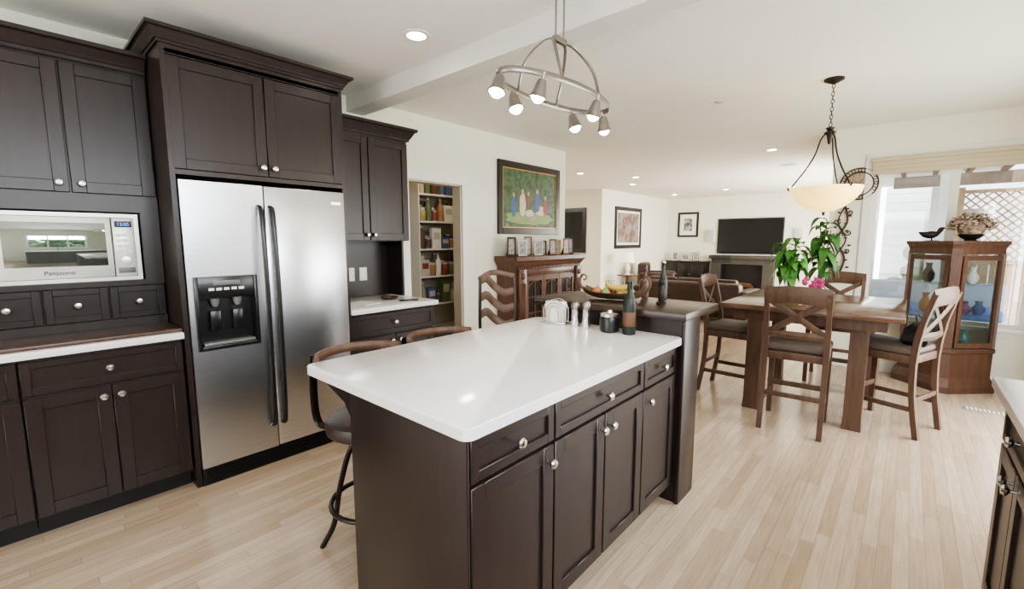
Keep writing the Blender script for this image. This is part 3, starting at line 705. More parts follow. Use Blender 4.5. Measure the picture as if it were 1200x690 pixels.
# ------------------------------------------------------------------ items on island / bar
o = thing('napkin_holder', 'white napkins in a metal holder on the island countertop', 'napkin holder', (-1.56, 2.17, .921), R(8))
MB().box(-.075, .075, -.03, .03, 0, .012, .003).build('base', M['nickel'], o)
MB().box(-.062, .062, -.02, .02, .012, .135, .004).build('napkins', M['paper'], o)
for sy in (-1, 1):
    for k in range(3):
        e = .018*k
        MB().tube(cr([(-.068 + e, sy*.027, .01), (-.062 + e, sy*.027, .11 - e*.6), (0, sy*.027, .148 - e*1.1), (.062 - e, sy*.027, .11 - e*.6), (.068 - e, sy*.027, .01)], 5), .0035, 6).build('wire_side', M['nickel'], o)
for x, hh, lb in ((-1.425, .15, 'steel pepper grinder beside the napkin holder'), (-1.35, .16, 'steel salt grinder right of the pepper grinder')):
    o = thing('grinder', lb, 'grinder', (x, 2.175, .921))
    MB().lathe([(.026, 0), (.027, .01), (.022, .05), (.021, hh*.65), (.024, hh*.68)], seg=20).build('body', M['nickel'], o)
    MB().lathe([(.024, hh*.69), (.025, hh*.85), (.018, hh*.95), (.006, hh*.97), (.009, hh*1.02), (0, hh*1.05)], seg=20).build('cap', M['pewter'], o)
o = thing('candle_jar', 'squat black jar with silver lid left of the wine bottle', 'jar', (-1.20, 2.17, .921))
MB().lathe([(.045, 0), (.052, .008), (.054, .07), (.048, .085)], seg=26).build('body', M['black'], o)
MB().lathe([(.050, .085), (.050, .10), (.015, .106), (.012, .118), (0, .12)], seg=26).build('lid', M['nickel'], o)
o = thing('wine_bottle', 'dark wine bottle standing near the end of the island', 'bottle', (-1.085, 2.175, .921))
MB().lathe([(.032, 0), (.034, .008), (.0345, .16), (.028, .195), (.014, .225), (.0125, .265), (.015, .267), (.015, .28), (0, .281)], seg=26).build('body', M['darkgreen'], o)
MB().lathe([(.0348, .045), (.0351, .046), (.0351, .12), (.0348, .121)], seg=26).build('label_band', M['brown'], o)
MB().lathe([(.0132, .24), (.0158, .242), (.0158, .283), (0, .284)], seg=20).build('capsule', M['black'], o)
DX, DY, DA = -1.36, 2.50, R(12)
o = thing('fruit_dish', 'long carved wooden dish with curled ends holding fruit', 'bowl', (DX, DY, 1.051), DA)
rings = []
for i in range(13):
    u_ = -1 + 2*i/12; x = u_*.19; w = .095*math.sqrt(max(.02, 1 - u_*u_*.93)); z = .035*u_**4 + .002
    rings.append([(x, -w, z+.045), (x, -w*.6, z+.012), (x, 0, z), (x, w*.6, z+.012), (x, w, z+.045), (x, w*.9, z+.045), (x, w*.55, z+.018), (x, 0, z+.007), (x, -w*.55, z+.018), (x, -w*.9, z+.045)])
MB().rings(rings).build('bowl', M['dine'], o)
for sx in (-1, 1):
    MB().tube(cr([(sx*.175, 0, .04), (sx*.21, 0, .07), (sx*.222, 0, .115), (sx*.20, 0, .15), (sx*.178, 0, .135), (sx*.187, 0, .115), (sx*.20, 0, .12)], 6), [.009]*6 + [.008]*12 + [.005]*19, 8).build('curled_handle', M['dine'], o)
def fruit(name, label, dx, dy, dz, r_, m_, banana=False, pear=False):
    c, s = math.cos(DA), math.sin(DA)
    q = thing(name, label, 'fruit', (DX + c*dx - s*dy, DY + s*dx + c*dy, 1.051 + dz), DA, 'fruit in the carved dish')
    if banana:
        pts = cr([(-.08, 0, .04), (-.05, 0, .018), (0, 0, .01), (.05, 0, .018), (.085, 0, .045)], 4)
        MB().tube(pts, [.006, .011, .014, .015, .016, .0165, .017, .017, .017, .017, .0165, .016, .015, .014, .011, .008, .006], 8).build('peel', m_, q)
        MB().cyl((.083, 0, .043), (.095, 0, .056), .004).build('stem', M['brown'], q)
    else:
        prof = [(0, .0), (.5, .06), (.9, .4), (1, .9), (.85, 1.4), (.5, 1.75), (.12, 1.8), (0, 1.72)] if not pear else [(0, 0), (.6, .08), (1, .6), (1, 1.0), (.7, 1.6), (.42, 2.1), (.3, 2.4), (0, 2.5)]
        MB().lathe([(a*r_, b2*r_) for a, b2 in prof], seg=18).build('flesh', m_, q)
        top = (1.75 if not pear else 2.45)*r_; MB().cyl((0, 0, top), (.004, 0, top + .015), .002).build('stem', M['brown'], q)
fruit('orange', 'orange in the carved dish, left end', -.105, 0, .016, .032, M['orange'])
fruit('apple', 'red apple in the carved dish', -.042, .034, .014, .032, M['red'])
fruit('pear', 'green pear in the carved dish', -.038, -.034, .016, .027, M['lime'], pear=True)
fruit('apple', 'yellow apple near the right end of the dish', .105, .0, .016, .031, M['yellow'])
fruit('banana', 'ripe yellow banana lying across the dish', .035, -.018, .066, .02, M['yellow'], banana=True)
fruit('lemon', 'lemon in the carved dish behind the banana', .038, .038, .014, .029, M['yellow'])
o = thing('decanter', 'slim dark bottle with stopper right of the fruit dish', 'bottle', (-1.12, 2.68, 1.051))
MB().lathe([(.024, 0), (.027, .01), (.028, .11), (.018, .15), (.009, .18), (.009, .215), (.012, .218), (0, .22)], seg=20).build('body', M['darkgreen'], o)
MB().ball((0, 0, .232), .013).build('stopper', M['nickel'], o)
o = thing('oil_bottle', 'small amber bottle with dark cap behind the fruit dish', 'bottle', (-1.24, 2.69, 1.051))
MB().lathe([(.02, 0), (.023, .008), (.023, .09), (.015, .12), (.008, .14), (.008, .17), (0, .171)], seg=18).build('body', M['brown'], o)
MB().lathe([(.010, .165), (.010, .19), (0, .192)], seg=14).build('cap', M['black'], o)
o = thing('figurine', 'small dark carved figurine at the right of the fruit dish', 'figurine', (-1.05, 2.50, 1.051), R(20))
MB().lathe([(.028, 0), (.028, .01), (.014, .018), (.020, .04), (.022, .07), (.012, .10), (.009, .11), (.016, .122), (.016, .135), (.008, .148), (0, .15)], seg=16).build('body', M['iron'], o)
for dx, dy, lb, mm in ((-.06, .19, 'clear glass tumbler behind the fruit dish', 'cglass'), (-.20, .20, 'second glass tumbler behind the fruit dish, farther left', 'cglass')):
    tag(MB().lathe([(.026, 0), (.033, .10), (.031, .10), (.024, .006), (0, .006)], seg=20).build('tumbler', M[mm], loc=(-1.3 + dx, 2.50 + dy, 1.051)), lb, 'glass')
# items on short counter
tag(MB().box(-.11, .11, -.08, .08, 0, .004).build('paper_sheet', M['paper'], loc=(-3.2, 1.86, .921), rz=R(15)), 'loose white papers on the short counter by the fridge', 'paper')
o = thing('small_tray', 'small dark tray with keys on the short counter', 'tray', (-3.28, 2.15, .921))
MB().lathe([(.06, 0), (.075, .02), (.07, .02), (.055, .005), (0, .005)], seg=24).build('tray', M['bar'], o)
MB().torus((0, 0, .012), .025, .003).build('key_ring', M['nickel'], o)
tag(MB().box(-.035, .035, -.075, .075, 0, .009, .003).build('phone', M['black'], loc=(-3.08, 2.2, .921), rz=R(-20)), 'black phone lying on the short counter by the pantry', 'phone')

# ------------------------------------------------------------------ curio cabinet
cu = thing('curio_cabinet', 'brown wood glass display cabinet standing by the window', 'display cabinet', (.335, 5.94, 0))
HX = [(-.335, .04), (-.035, -.245), (.035, -.245), (.335, .04), (.335, .19), (-.335, .19)]
def sc_poly(k, back=.0): return [(x*k, (y*k if y < .1 else y + back)) for x, y in HX]
mb = MB(); mb.rings([[(x, y, z) for x, y in sc_poly(k)] for k, z in ((1.10, 0), (1.10, .06), (1.06, .09), (1.02, .12), (.98, .14), (.98, .37), (1.02, .38), (1.02, .41), (.98, .42))])
mb.build('base', M['curio'], cu, smooth=False)
mb = MB(); mb.rings([[(x, y, z) for x, y in sc_poly(k)] for k, z in ((.98, 1.29), (.98, 1.34), (1.02, 1.37), (1.06, 1.385), (1.06, 1.41))]); mb.build('top', M['curio'], cu, smooth=False)
for x, y in ((-.312, .03), (.312, .03), (-.312, .17), (.312, .17)): MB().box(x-.02, x+.02, y-.02, y+.02, .42, 1.29, .002, 1).build('post', M['curio'], cu)
MB().box(-.036, .036, -.240, -.205, .42, 1.29, .003, 1).build('post', M['curio'], cu)
for sx in (-1, 1):
    a = Vector((sx*.322, .03)); b2 = Vector((sx*.036, -.232)); dv = (b2 - a); L_ = dv.length; dv.normalize(); nv = Vector((-dv.y, dv.x)) * (.008)
    def slab(mb, t0, t1, z0, z1, th=1):
        p0 = a + dv*t0; p1 = a + dv*t1; q = nv*th
        mb.rings([[(p0.x-q.x, p0.y-q.y, z), (p1.x-q.x, p1.y-q.y, z), (p1.x+q.x, p1.y+q.y, z), (p0.x+q.x, p0.y+q.y, z)] for z in (z0, z1)])
    d = MB(); slab(d, .01, .045, .43, 1.28); slab(d, L_-.045, L_-.01, .43, 1.28); slab(d, .045, L_-.045, .43, .475); slab(d, .045, L_-.045, 1.235, 1.28)
    d = d.build('door', M['curio'], cu, smooth=False)
    mb = MB(); slab(mb, .045, L_-.045, .475, 1.235, .25); mb.build('pane', M['cglass'], d, smooth=False)
    MB().box(sx*.330-.002, sx*.330+.002, .05, .15, .42, 1.29).build('glass_panel', M['cglass'], cu, smooth=False)
MB().box(-.292, .292, .18, .184, .42, 1.29).build('glass_panel', M['cglass'], cu, smooth=False)
for z in (.71, 1.0): MB().prism([(x*.9, y*.85) for x, y in HX], z, z + .008).build('shelf', M['cglass'], cu, smooth=False)
CI = [(-.12, .02, .421, 'royal', 'blue glass vase at the bottom of the display cabinet'), (.12, .02, .421, 'teal', 'teal glass vase at the bottom of the display cabinet'),
      (-.17, .05, .719, 'orange', 'orange vase on the middle display shelf'), (.10, .0, .719, 'plum', 'purple vase on the middle display shelf'), (-.03, -.02, 1.009, 'brown', 'brown vase on the top display shelf'),
      (-.17, .06, 1.009, 'darkgreen', 'dark green vase on the top display shelf'), (-.04, -.06, .719, 'red', 'dark red vase on the middle display shelf'), (.13, .03, 1.009, 'white', 'white vase on the top display shelf'),
      (.0, -.08, .421, 'orange', 'orange vase at the bottom of the display cabinet'), (.20, .07, .719, 'royal', 'blue vase on the middle display shelf'), (-.21, .08, .421, 'plum', 'purple vase at the bottom of the display cabinet'),
      (.05, .10, 1.009, 'red', 'dark red vase on the top display shelf')]
for i, (x, y, z, m_, lb) in enumerate(CI):
    hh = .13 + .03*(i % 3)
    tag(MB().lathe([(.025, 0), (.045, .03), (.05, hh*.45), (.02, hh*.8), (.03, hh), (.024, hh), (.015, hh*.8), (0, hh*.75)], seg=20).build('vase', M[m_], loc=(.335+x, 5.94+y, z)), lb, 'vase', 'vases inside the display cabinet')
o = thing('bird_figurine', 'small dark metal bird figurine on the display cabinet', 'figurine', (.16, 5.98, 1.411), R(10))
mb = MB(); mb.tube(cr([(-.10, 0, .085), (-.05, 0, .06), (0, 0, .06), (.04, 0, .075), (.065, 0, .115), (.095, 0, .12)], 4), [.004, .011, .018, .024, .029, .033, .036, .037, .036, .034, .030, .025, .020, .018, .020, .022, .020, .015, .010, .006, .002], 10).build('body', M['iron'], o)
for sy in (-1, 1): MB().cyl((.0, sy*.012, 0), (.0, sy*.012, .04), .004).build('leg', M['iron'], o)
MB().box(-.04, .05, -.03, .03, 0, .006).build('base', M['iron'], o)
o = thing('dried_flowers', 'ball of dried flowers in a bowl on the display cabinet', 'flower arrangement', (.42, 5.93, 1.411))
MB().lathe([(.05, 0), (.04, .012), (.07, .03), (.095, .06), (.088, .06), (.06, .035), (0, .03)], seg=26).build('bowl', M['iron'], o)
mb = MB()
for i in range(300):
    a = random.uniform(0, 2*PI); ph = math.acos(random.uniform(-.3, 1)); r_ = random.uniform(.10, .142)
    mb.ball((r_*1.12*math.sin(ph)*math.cos(a), r_*1.12*math.sin(ph)*math.sin(a), .135 + r_*.9*math.cos(ph)), random.uniform(.007, .019), (1, 1, .7), 6)
mb.ball((0, 0, .125), .10, seg=12); mb.build('flower_heads', M['dried'], o)

# ------------------------------------------------------------------ plants on dining table
def leaf(mb, base, ang, L, w, rise, droop):
    c, s = math.cos(ang), math.sin(ang); n_ = 9; A = []; B = []; Cc = []
    for i in range(n_ + 1):
        t_ = i/n_; d = L*(t_ - .25*t_*t_); z = rise*t_ - droop*t_*t_; ww = w*math.sin(PI*min(1, t_*.94+.06))**.8
        px, py, pz = base[0] + c*d, base[1] + s*d, base[2] + z
        A.append(mb.bm.verts.new((px - s*ww, py + c*ww, pz + ww*.25))); B.append(mb.bm.verts.new((px, py, pz))); Cc.append(mb.bm.verts.new((px + s*ww, py - c*ww, pz + ww*.25)))
    for i in range(n_):
        mb.bm.faces.new((A[i], A[i+1], B[i+1], B[i])); mb.bm.faces.new((B[i], B[i+1], Cc[i+1], Cc[i]))
def plant(label, loc, stems, L0, L1, nl, mt):
    o = thing('potted_plant', label, 'plant', loc, 0, 'tall leafy plants on the dining table')
    MB().lathe([(.05, 0), (.06, .01), (.045, .09), (.055, .17), (.05, .17), (.04, .09), (.05, .015), (0, .012)], seg=24).build('vase', M['cglass'], o)
    mb = MB()
    for e in stems: mb.tube(cr([(0, 0, .02), (e[0]*.4, e[1]*.4, e[2]*.5), e], 4), .006, 6)
    mb.build('stems', M['stem'], o)
    mb = MB()
    for k, e in enumerate(stems):
        for j in range(nl):
            f_ = .5 + .5*j/(nl-1); leaf(mb, (e[0]*f_, e[1]*f_, e[2]*f_), k*1.3 + j*2.4, random.uniform(L0, L1), random.uniform(.028, .043), random.uniform(.06, .18), random.uniform(.12, .28))
    mb.build('foliage', mt, o)
plant('broad-leafed green plant in a glass vase, left clump on the dining table', (-.80, 4.80, .901), [(-.05, -.02, .46), (.02, .03, .52), (-.07, .02, .40), (.05, .0, .40), (-.04, -.05, .32), (.03, -.02, .46)], .13, .19, 10, M['green2'])
plant('taller darker green plant, right clump on the dining table', (-.61, 5.12, .901), [(.02, -.02, .70), (.05, .03, .60), (-.03, .02, .64), (.0, -.03, .48), (.03, .02, .40)], .12, .20, 10, M['green'])
o = thing('orchid', 'magenta flowering orchid in a white pot on the dining table', 'plant', (-.58, 4.52, .901))
MB().lathe([(.035, 0), (.05, .08), (.055, .085), (.048, .085), (.03, .07), (0, .07)], seg=22).build('pot', M['white'], o)
mb = MB()
for j in range(9): leaf(mb, (0, 0, .08), j*.72, .12, .026, .09, .09)
mb.build('foliage', M['green'], o)
mb = MB()
for k in range(4): mb.tube(cr([(0, 0, .07), (.02*(k-1.5), .02, .13), (.05*(k-1.5), .0, .19)], 4), .003, 6)
mb.build('stems', M['stem'], o)
for k in range(16):
    c = Vector((random.uniform(-.075, .075), random.uniform(-.05, .05), random.uniform(.12, .20)))
    mb = MB(); mb.ball(c, .008, seg=6)
    for j in range(5):
        a = j*2*PI/5; mb.ball(c + Vector((math.cos(a)*.011, 0, math.sin(a)*.011)), .011, (1, .4, 1), 6)
    mb.build('flower', M['magenta'], o)

# ------------------------------------------------------------------ wall clock and iron decor on window wall
o = thing('wall_clock', 'round ornate bronze wall clock beside the window', 'clock', (-.46, 6.208, 2.02))
MB().torus((0, -.014, 0), .125, .008, 'y', 40).build('inner_rim', M['rust'], o)
MB().torus((0, -.012, 0), .165, .007, 'y', 40).build('outer_rim', M['rust'], o)
MB().lathe([(0, .004), (.12, .004), (.12, .012), (0, .012)], seg=36, axis='y').build('face', M['tan'], o)
mb = MB()
for k in range(12):
    a = k*PI/6; mb.tube([(.09*math.sin(a), -.014, .09*math.cos(a)), (.112*math.sin(a), -.014, .112*math.cos(a))], .003, 6)
mb.build('hour_marks', M['black'], o)
mb = MB()
for k in range(16):
    a = k*PI/8; mb.torus((.145*math.sin(a), -.012, .145*math.cos(a)), .016, .0045, 'y', 12)
mb.build('scrollwork', M['rust'], o)
MB().tube([(0, -.018, 0), (.035, -.018, .05)], .003, 6).build('hand', M['black'], o); MB().tube([(0, -.018, 0), (-.06, -.018, .055)], .002, 6).build('hand', M['black'], o)
mb = MB()
def spiral(cx, cz, r0, turns, start, sgn, y=-.02):
    return [(cx + (r0*(1 - i/26))*math.cos(start + sgn*turns*2*PI*i/26), y, cz + (r0*(1 - i/26))*math.sin(start + sgn*turns*2*PI*i/26)) for i in range(25)]
mb.tube(cr([(0, -.02, -.40), (.04, -.02, -.2), (-.04, -.02, 0), (.04, -.02, .2), (0, -.02, .40)], 8), .010, 8)
mb.tube(cr([(.02, -.03, -.40), (-.04, -.03, -.2), (.04, -.03, 0), (-.04, -.03, .2), (.02, -.03, .40)], 8), .008, 8)
for cx, cz, r_, st_, sg in ((.055, .30, .035, PI, 1), (-.055, .20, .035, 0, -1), (.055, .08, .035, PI, 1), (-.055, -.02, .035, 0, -1), (.055, -.12, .035, PI, 1), (-.05, -.24, .035, 0, -1)):
    mb.tube(spiral(cx, cz, r_, 1.3, st_, sg), .007, 6)
for i in range(18):
    z = -.34 + i*.04; sx = 1 if i % 2 else -1
    mb.ball((sx*random.uniform(.03, .075), -.026, z), .018, (1, .3, .6), 8)
for cz in (.3, -.3): mb.cyl((0, -.02, cz), (0, 0, cz), .005)
tag(mb.build('iron_wall_ornament', M['rust'], loc=(-.57, 6.209, 1.42)), 'tall twisted brown iron vine ornament on the wall behind the plant', 'wall ornament')
# roman shade
o = thing('roman_shade', 'folded tan linen roman shade at top of the window', 'window shade', (.315, 6.19, 2.10))
MB().box(-.68, .68, -.045, -.001, .13, .17, .004).build('headrail', M['shade'], o)
mb = MB()
for i in range(3): mb.box(-.67, .67, -.045 + i*.004, -.004, .0 + i*.043, .045 + i*.043, .008)
mb.build('folded_cloth', M['shade'], o)
o = thing('floor_vent', 'white metal floor vent by the display cabinet', 'vent', (.60, 5.30, .0))
mb = MB(); mb.box(-.14, .14, -.05, .05, .0005, .006, .002); mb.build('frame', M['slot'], o)
mb = MB(); [mb.box(-.125 + i*.026, -.113 + i*.026, -.038, .038, .006, .009) for i in range(10)]; mb.build('slats', M['trim'], o, smooth=False)

# ------------------------------------------------------------------ family room
o = thing('television', 'large flat television on the far wall above the fireplace', 'television', (-3.25, 13.395, 1.04))
MB().box(-.81, .81, -.05, 0, 0, .96, .006).build('casing', M['black'], o)
MB().box(-.785, .785, -.053, -.049, .035, .935).build('screen', M['screen'], o, smooth=False)
o = thing('fireplace', 'slate tiled fireplace with dark firebox and stone mantel', 'fireplace', (-3.36, 13.39, 0))
mb = MB(); mb.box(-.78, -.52, -.20, 0, 0, .90); mb.box(.52, .78, -.20, 0, 0, .90); mb.box(-.52, .52, -.20, 0, .76, .90); mb.box(-.52, .52, -.20, 0, 0, .10)
mb.build('tile_surround', M['tiles'], o, smooth=False)
MB().box(-.52, .52, -.06, 0, .10, .76).build('firebox', M['black'], o, smooth=False)
mb = MB(); mb.box(-.52, -.49, -.195, -.17, .10, .76); mb.box(.49, .52, -.195, -.17, .10, .76); mb.box(-.49, .49, -.195, -.17, .73, .76); mb.box(-.49, .49, -.195, -.17, .10, .16); mb.build('firebox_frame', M['gunmetal'], o, smooth=False)
mb = MB(); mb.cyl((-.3, -.12, .15), (.3, -.12, .15), .045, .04, 10); mb.cyl((-.22, -.1, .23), (.25, -.13, .22), .04, .035, 10); mb.build('logs', M['brown'], o)
MB().box(-.84, .84, -.26, 0, .90, 1.0, .008).build('mantel', M['tiles'], o)
o = thing('console_cabinet', 'low black media cabinet left of the fireplace', 'cabinet', (-4.8, 13.12, 0))
MB().box(-.55, .55, -.2, .25, .06, .78).build('body', M['frame_bk'], o, smooth=False)
MB().box(-.58, .58, -.23, .26, .78, .82, .004).build('top', M['frame_bk'], o)
for i in range(3):
    d = MB().box(-.54 + i*.362, -.185 + i*.362, -.22, -.2, .08, .76, .004).build('door', M['frame_bk'], o); MB().ball((-.21 + i*.362, -.232, .45), .014).build('knob', M['nickel'], d)
for x in (-.5, .5):
    for y in (-.17, .2): MB().box(x-.03, x+.03, y-.03, y+.03, 0, .06).build('foot', M['frame_bk'], o, smooth=False)
for i, (x, w, h_, fm, lb) in enumerate([(-5.15, .2, .26, 'white', 'white photo frame on the black media cabinet'), (-4.85, .24, .20, 'silver', 'silver photo frame on the black media cabinet'), (-4.55, .18, .24, 'brown', 'brown photo frame on the black media cabinet')]):
    q = picture('photo_frame', lb, 'photo frame', (x, 13.12, .821), R(-10 + 10*i), w, h_, .02, M['photo'], M[fm], .015, .015, group='photo frames on the media cabinet')
    MB().rings([[(-.02, .0, .0), (.02, .0, .0), (.02, .09, .0), (-.02, .09, 0)], [(-.02, 0, h_*.7), (.02, 0, h_*.7), (.02, .004, h_*.7), (-.02, .004, h_*.7)]]).build('stand', M['frame_bk'], q, smooth=False)
for x, lb in ((-4.22, 'white wall speaker left of the television'), (-2.1, 'white wall speaker right of the television')):
    q = thing('wall_speaker', lb, 'speaker', (x, 13.399, 1.35))
    MB().box(-.10, .10, -.12, 0, 0, .36, .01).build('casing', M['white'], q); MB().box(-.085, .085, -.125, -.119, .02, .34, .002).build('grille', M['silver'], q)
o = thing('sofa', 'brown leather sofa in the family room with back to the kitchen', 'sofa', (-2.95, 8.5, 0))
MB().box(-.95, .95, -.42, .42, .08, .38, .04, 3).build('base', M['sofa'], o)
MB().box(-.9, .9, -.48, -.20, .10, .68, .07, 3).build('backrest', M['sofa'], o)
for sx in (-1, 1): MB().box(sx*.92-.12, sx*.92+.12, -.44, .44, .08, .56, .06, 3).build('armrest', M['sofa'], o)
for i in range(3):
    MB().box(-.79 + i*.53, -.27 + i*.53, -.20, .40, .38, .50, .04, 3).build('seat_cushion', M['sofa'], o)
    MB().box(-.79 + i*.53, -.27 + i*.53, -.24, -.08, .49, .73, .05, 3).build('back_cushion', M['sofa'], o)
for x in (-.85, .85):
    for y in (-.36, .36): MB().cyl((x, y, 0), (x, y, .08), .03).build('foot', M['frame_bk'], o)
o = thing('armchair', 'brown leather armchair near the family room side wall', 'armchair', (-4.75, 11.0, 0), R(-70))
MB().box(-.45, .45, -.42, .42, .08, .42, .04, 3).build('base', M['sofa'], o); MB().box(-.42, .42, -.46, -.20, .2, .85, .07, 3).build('backrest', M['sofa'], o)
for sx in (-1, 1): MB().box(sx*.43-.10, sx*.43+.10, -.42, .42, .08, .62, .05, 3).build('armrest', M['sofa'], o)
MB().box(-.32, .32, -.2, .42, .42, .54, .04, 3).build('seat_cushion', M['sofa'], o)
for x in (-.38, .38):
    for y in (-.36, .36): MB().cyl((x, y, 0), (x, y, .09), .025).build('foot', M['frame_bk'], o)
o = thing('side_table', 'small dark round side table under the white lamp', 'table', (-5.05, 9.95, 0))
MB().lathe([(.24, .56), (.25, .57), (.25, .59), (0, .59)], seg=28).build('tabletop', M['cherry'], o); MB().lathe([(.15, 0), (.15, .02), (.03, .05), (.025, .3), (.035, .56)], seg=20).build('pedestal', M['cherry'], o)
o = thing('table_lamp', 'table lamp with pale shade beside the family room corner', 'lamp', (-5.05, 9.95, .591))
MB().lathe([(.07, 0), (.07, .015), (.03, .03), (.06, .12), (.05, .2), (.015, .26), (.012, .34)], seg=22).build('base', M['white'], o)
MB().lathe([(.16, .30), (.11, .52), (.108, .52), (.158, .30)], seg=28).build('lamp_shade', M['lampshade'], o)

# ------------------------------------------------------------------ outdoors beyond window
struct(MB().box(-.5, 9, 6.33, 22, -.2, -.1).build('floor_patio', M['concrete'], smooth=False))
struct(MB().box(1.17, 8, -4, 6.33, -.2, -.1).build('floor_garden', M['lawn'], smooth=False))
o = thing('lattice_fence', 'cedar lattice fence at the right of the patio', 'fence', (2.15, 11.5, -.1))
mb = MB(); [mb.box(-1.5 + i*.15, -1.37 + i*.15, 0, .02, 0, 1.1) for i in range(24)]; mb.build('boards', M['cedar'], o, smooth=False)
mb = MB()
lo, hi, zl, zh = -1.5, 2.1, 1.16, 2.34
for i in range(-9, 27):
    for sg in (1, -1):
        x0 = lo + i*.135; x1_ = x0 + (zh - zl)
        za, zb, xa, xb = zl, zh, x0, x1_
        if xa < lo: za += lo - xa; xa = lo
        if xb > hi: zb -= xb - hi; xb = hi
        if xb - xa < .05: continue
        if sg < 0: xa, xb = lo + hi - xa, lo + hi - xb
        y_ = 0 if sg > 0 else .011
        mb.rings([[(xa-.018, y_, za), (xa+.018, y_, za), (xa+.018, y_+.01, za), (xa-.018, y_+.01, za)], [(xb-.018, y_, zb), (xb+.018, y_, zb), (xb+.018, y_+.01, zb), (xb-.018, y_+.01, zb)]])
mb.build('lattice', M['cedar'], o, smooth=False)
mb = MB(); mb.box(-1.5, 2.1, -.03, .04, 1.1, 1.16); mb.box(-1.5, 2.1, -.03, .04, 2.34, 2.4); mb.box(-1.56, -1.47, -.04, .05, 0, 2.45); mb.build('rails', M['cedar'], o, smooth=False)
o = thing('pergola', 'brown wooden pergola over the patio outside the window', 'pergola', (1.6, 9, -.1))
for x in (-1.3, 1.5):
    for y in (-1.2, 2.0): MB().box(x-.07, x+.07, y-.07, y+.07, 0, 2.45).build('post', M['siding'], o, smooth=False)
for y in (-1.2, 2.0): MB().box(-1.9, 1.8, y-.04, y+.04, 2.45, 2.65).build('beam', M['beamwood'], o, smooth=False)
for i in range(9): MB().box(-1.8 + i*.42, -1.74 + i*.42, -2.2, 2.3, 2.65, 2.79).build('rafter', M['beamwood'], o, smooth=False)
o = thing('neighbour_house', 'pale sided neighbouring house beyond the patio', 'house', (.45, 14.2, -.1))
mb = MB(); mb.box(-.95, 1.5, 0, 4, 0, 3.6)
for i in range(18): mb.box(-.95, 1.5, -.012, 0, i*.2, i*.2 + .185)
mb.build('walls', M['siding'], o, smooth=False)
MB().rings([[(-1.2, -.4, 3.6), (-1.2, 4.4, 3.6), (-1.2, 2, 5)], [(1.8, -.4, 3.6), (1.8, 4.4, 3.6), (1.8, 2, 5)]]).build('roof', M['grey'], o, smooth=False)
MB().box(.0, .7, -.04, -.012, 1.2, 2.2).build('window', M['grey'], o, smooth=False)
o = thing('hedge', 'dense green hedge behind the lattice fence', 'hedge', (4.9, 13.0, -.1))
mb = MB()
for i in range(60): mb.ball((random.uniform(-2.2, 2.4), random.uniform(-.3, .3), random.uniform(.3, 2.2)), random.uniform(.3, .5), (1, 1, 1), 8)
mb.build('foliage', M['hedge'], o)
o = thing('hedge', 'tall garden hedge outside the kitchen sink window', 'hedge', (3.4, .6, -.1))
mb = MB()
for i in range(130): mb.ball((random.uniform(-.4, .4), random.uniform(-3.2, 3.2), random.uniform(.3, 2.3)), random.uniform(.25, .5), (1, 1, 1), 8)
mb.build('foliage', M['hedge'], o)
o = thing('shrub', 'round green shrub against the neighbouring house', 'shrub', (.30, 12.6, -.1))
mb = MB()
for i in range(80):
    a = random.uniform(0, 2*PI); r_ = random.uniform(0, .45)
    mb.ball((r_*math.cos(a)*1.2, r_*math.sin(a), random.uniform(.15, 1.35)), random.uniform(.10, .2), (1, 1, 1), 7)
mb.build('foliage', M['hedge'], o)
o = thing('patio_sofa', 'outdoor sofa with blue cushions on the patio', 'sofa', (.35, 9.6, -.1))
MB().box(-.8, .8, -.35, .35, .1, .35, .02).build('frame', M['cushion'], o); MB().box(-.8, .8, .25, .4, .35, .85, .03).build('backrest', M['cushion'], o)
for x in (-.7, .7): MB().box(x-.05, x+.05, -.3, .3, 0, .1).build('foot', M['grey'], o, smooth=False)
for i in range(2): MB().box(-.75 + i*.76, -.01 + i*.76, -.35, .25, .35, .5, .04, 3).build('seat_cushion', M['blue'], o)

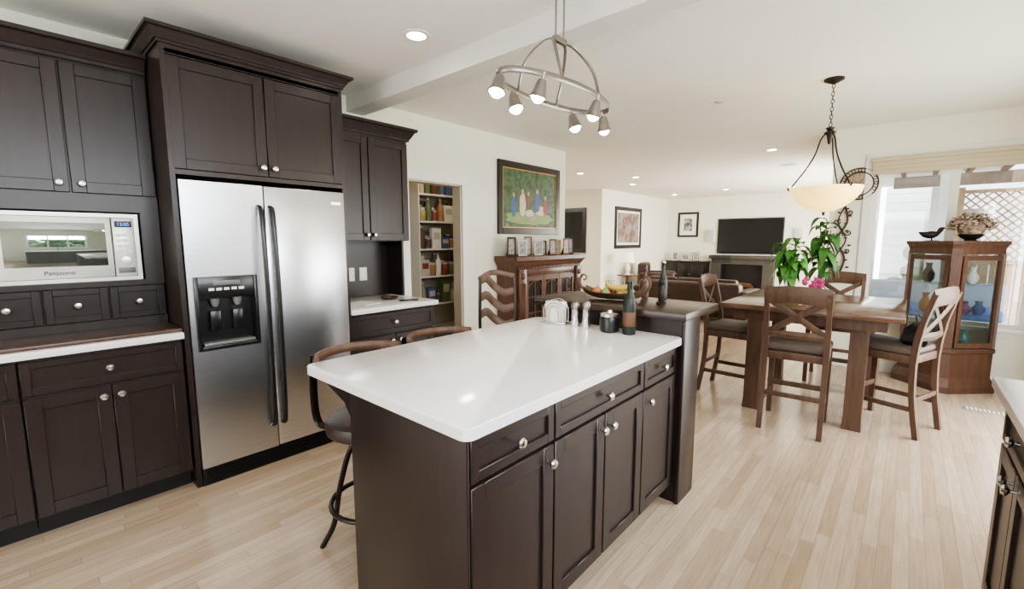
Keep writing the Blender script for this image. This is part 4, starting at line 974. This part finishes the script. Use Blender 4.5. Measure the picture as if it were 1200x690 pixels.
# ------------------------------------------------------------------ light
w = bpy.data.worlds.new('world'); bpy.context.scene.world = w; w.use_nodes = True
nt = w.node_tree; bgn = nt.nodes['Background']
tc = nt.nodes.new('ShaderNodeTexCoord'); sp = nt.nodes.new('ShaderNodeSeparateXYZ'); nt.links.new(tc.outputs['Generated'], sp.inputs[0])
rp = ramp(nt, sp.outputs['Z'], (1, 1, 1), (.74, .86, 1), 0, .6); nt.links.new(rp.outputs[0], bgn.inputs[0]); bgn.inputs[1].default_value = 5.6
def area(loc, rot, sx, sy, e, col=(1, .965, .90)):
    l = bpy.data.lights.new('area_light', 'AREA'); l.shape = 'RECTANGLE'; l.size = sx; l.size_y = sy; l.energy = e; l.color = col
    o = bpy.data.objects.new('area_light', l); C.objects.link(o); o.location = loc; o.rotation_euler = rot
area((1.16, .5, 1.98), (0, R(90), 0), .30, 2.3, 90, (.86, .92, 1))
area((1.16, 4.2, 1.08), (0, R(90), 0), 1.9, 2.1, 72, (1, .97, .92))
area((-1.2, -2.70, 1.35), (R(90), 0, R(180)), 2.9, 1.6, 225, (1, .96, .90))
area((-.6, 10.4, 1.38), (0, R(90), 0), 1.6, 3.8, 215)
area((-7.5, 7.4, 2.55), (0, 0, 0), 1.2, 1.2, 65)  # lamp added under the hall ceiling
area((-4.1, 3.4, 2.55), (0, 0, 0), .3, .5, 4, (1, .84, .62))  # warm lamp added inside the windowless pantry, without a fixture
sun = bpy.data.lights.new('sun', 'SUN'); sun.energy = 6; sun.angle = R(1); so = bpy.data.objects.new('sun', sun); C.objects.link(so); so.rotation_euler = (R(38), 0, 0)
try: bpy.context.scene.view_settings.look = 'AgX - Medium High Contrast'
except Exception as e: print('look', e)
bpy.context.scene.view_settings.exposure = .32

# ------------------------------------------------------------------ camera
cd = bpy.data.cameras.new('camera'); cam = bpy.data.objects.new('camera', cd); C.objects.link(cam)
cd.sensor_width = 36; cd.lens = 15.75; cd.clip_start = .02
cam.location = (0, 0, 1.42); cam.rotation_euler = (R(90 - 6.95), 0, R(41.38))
bpy.context.scene.camera = cam
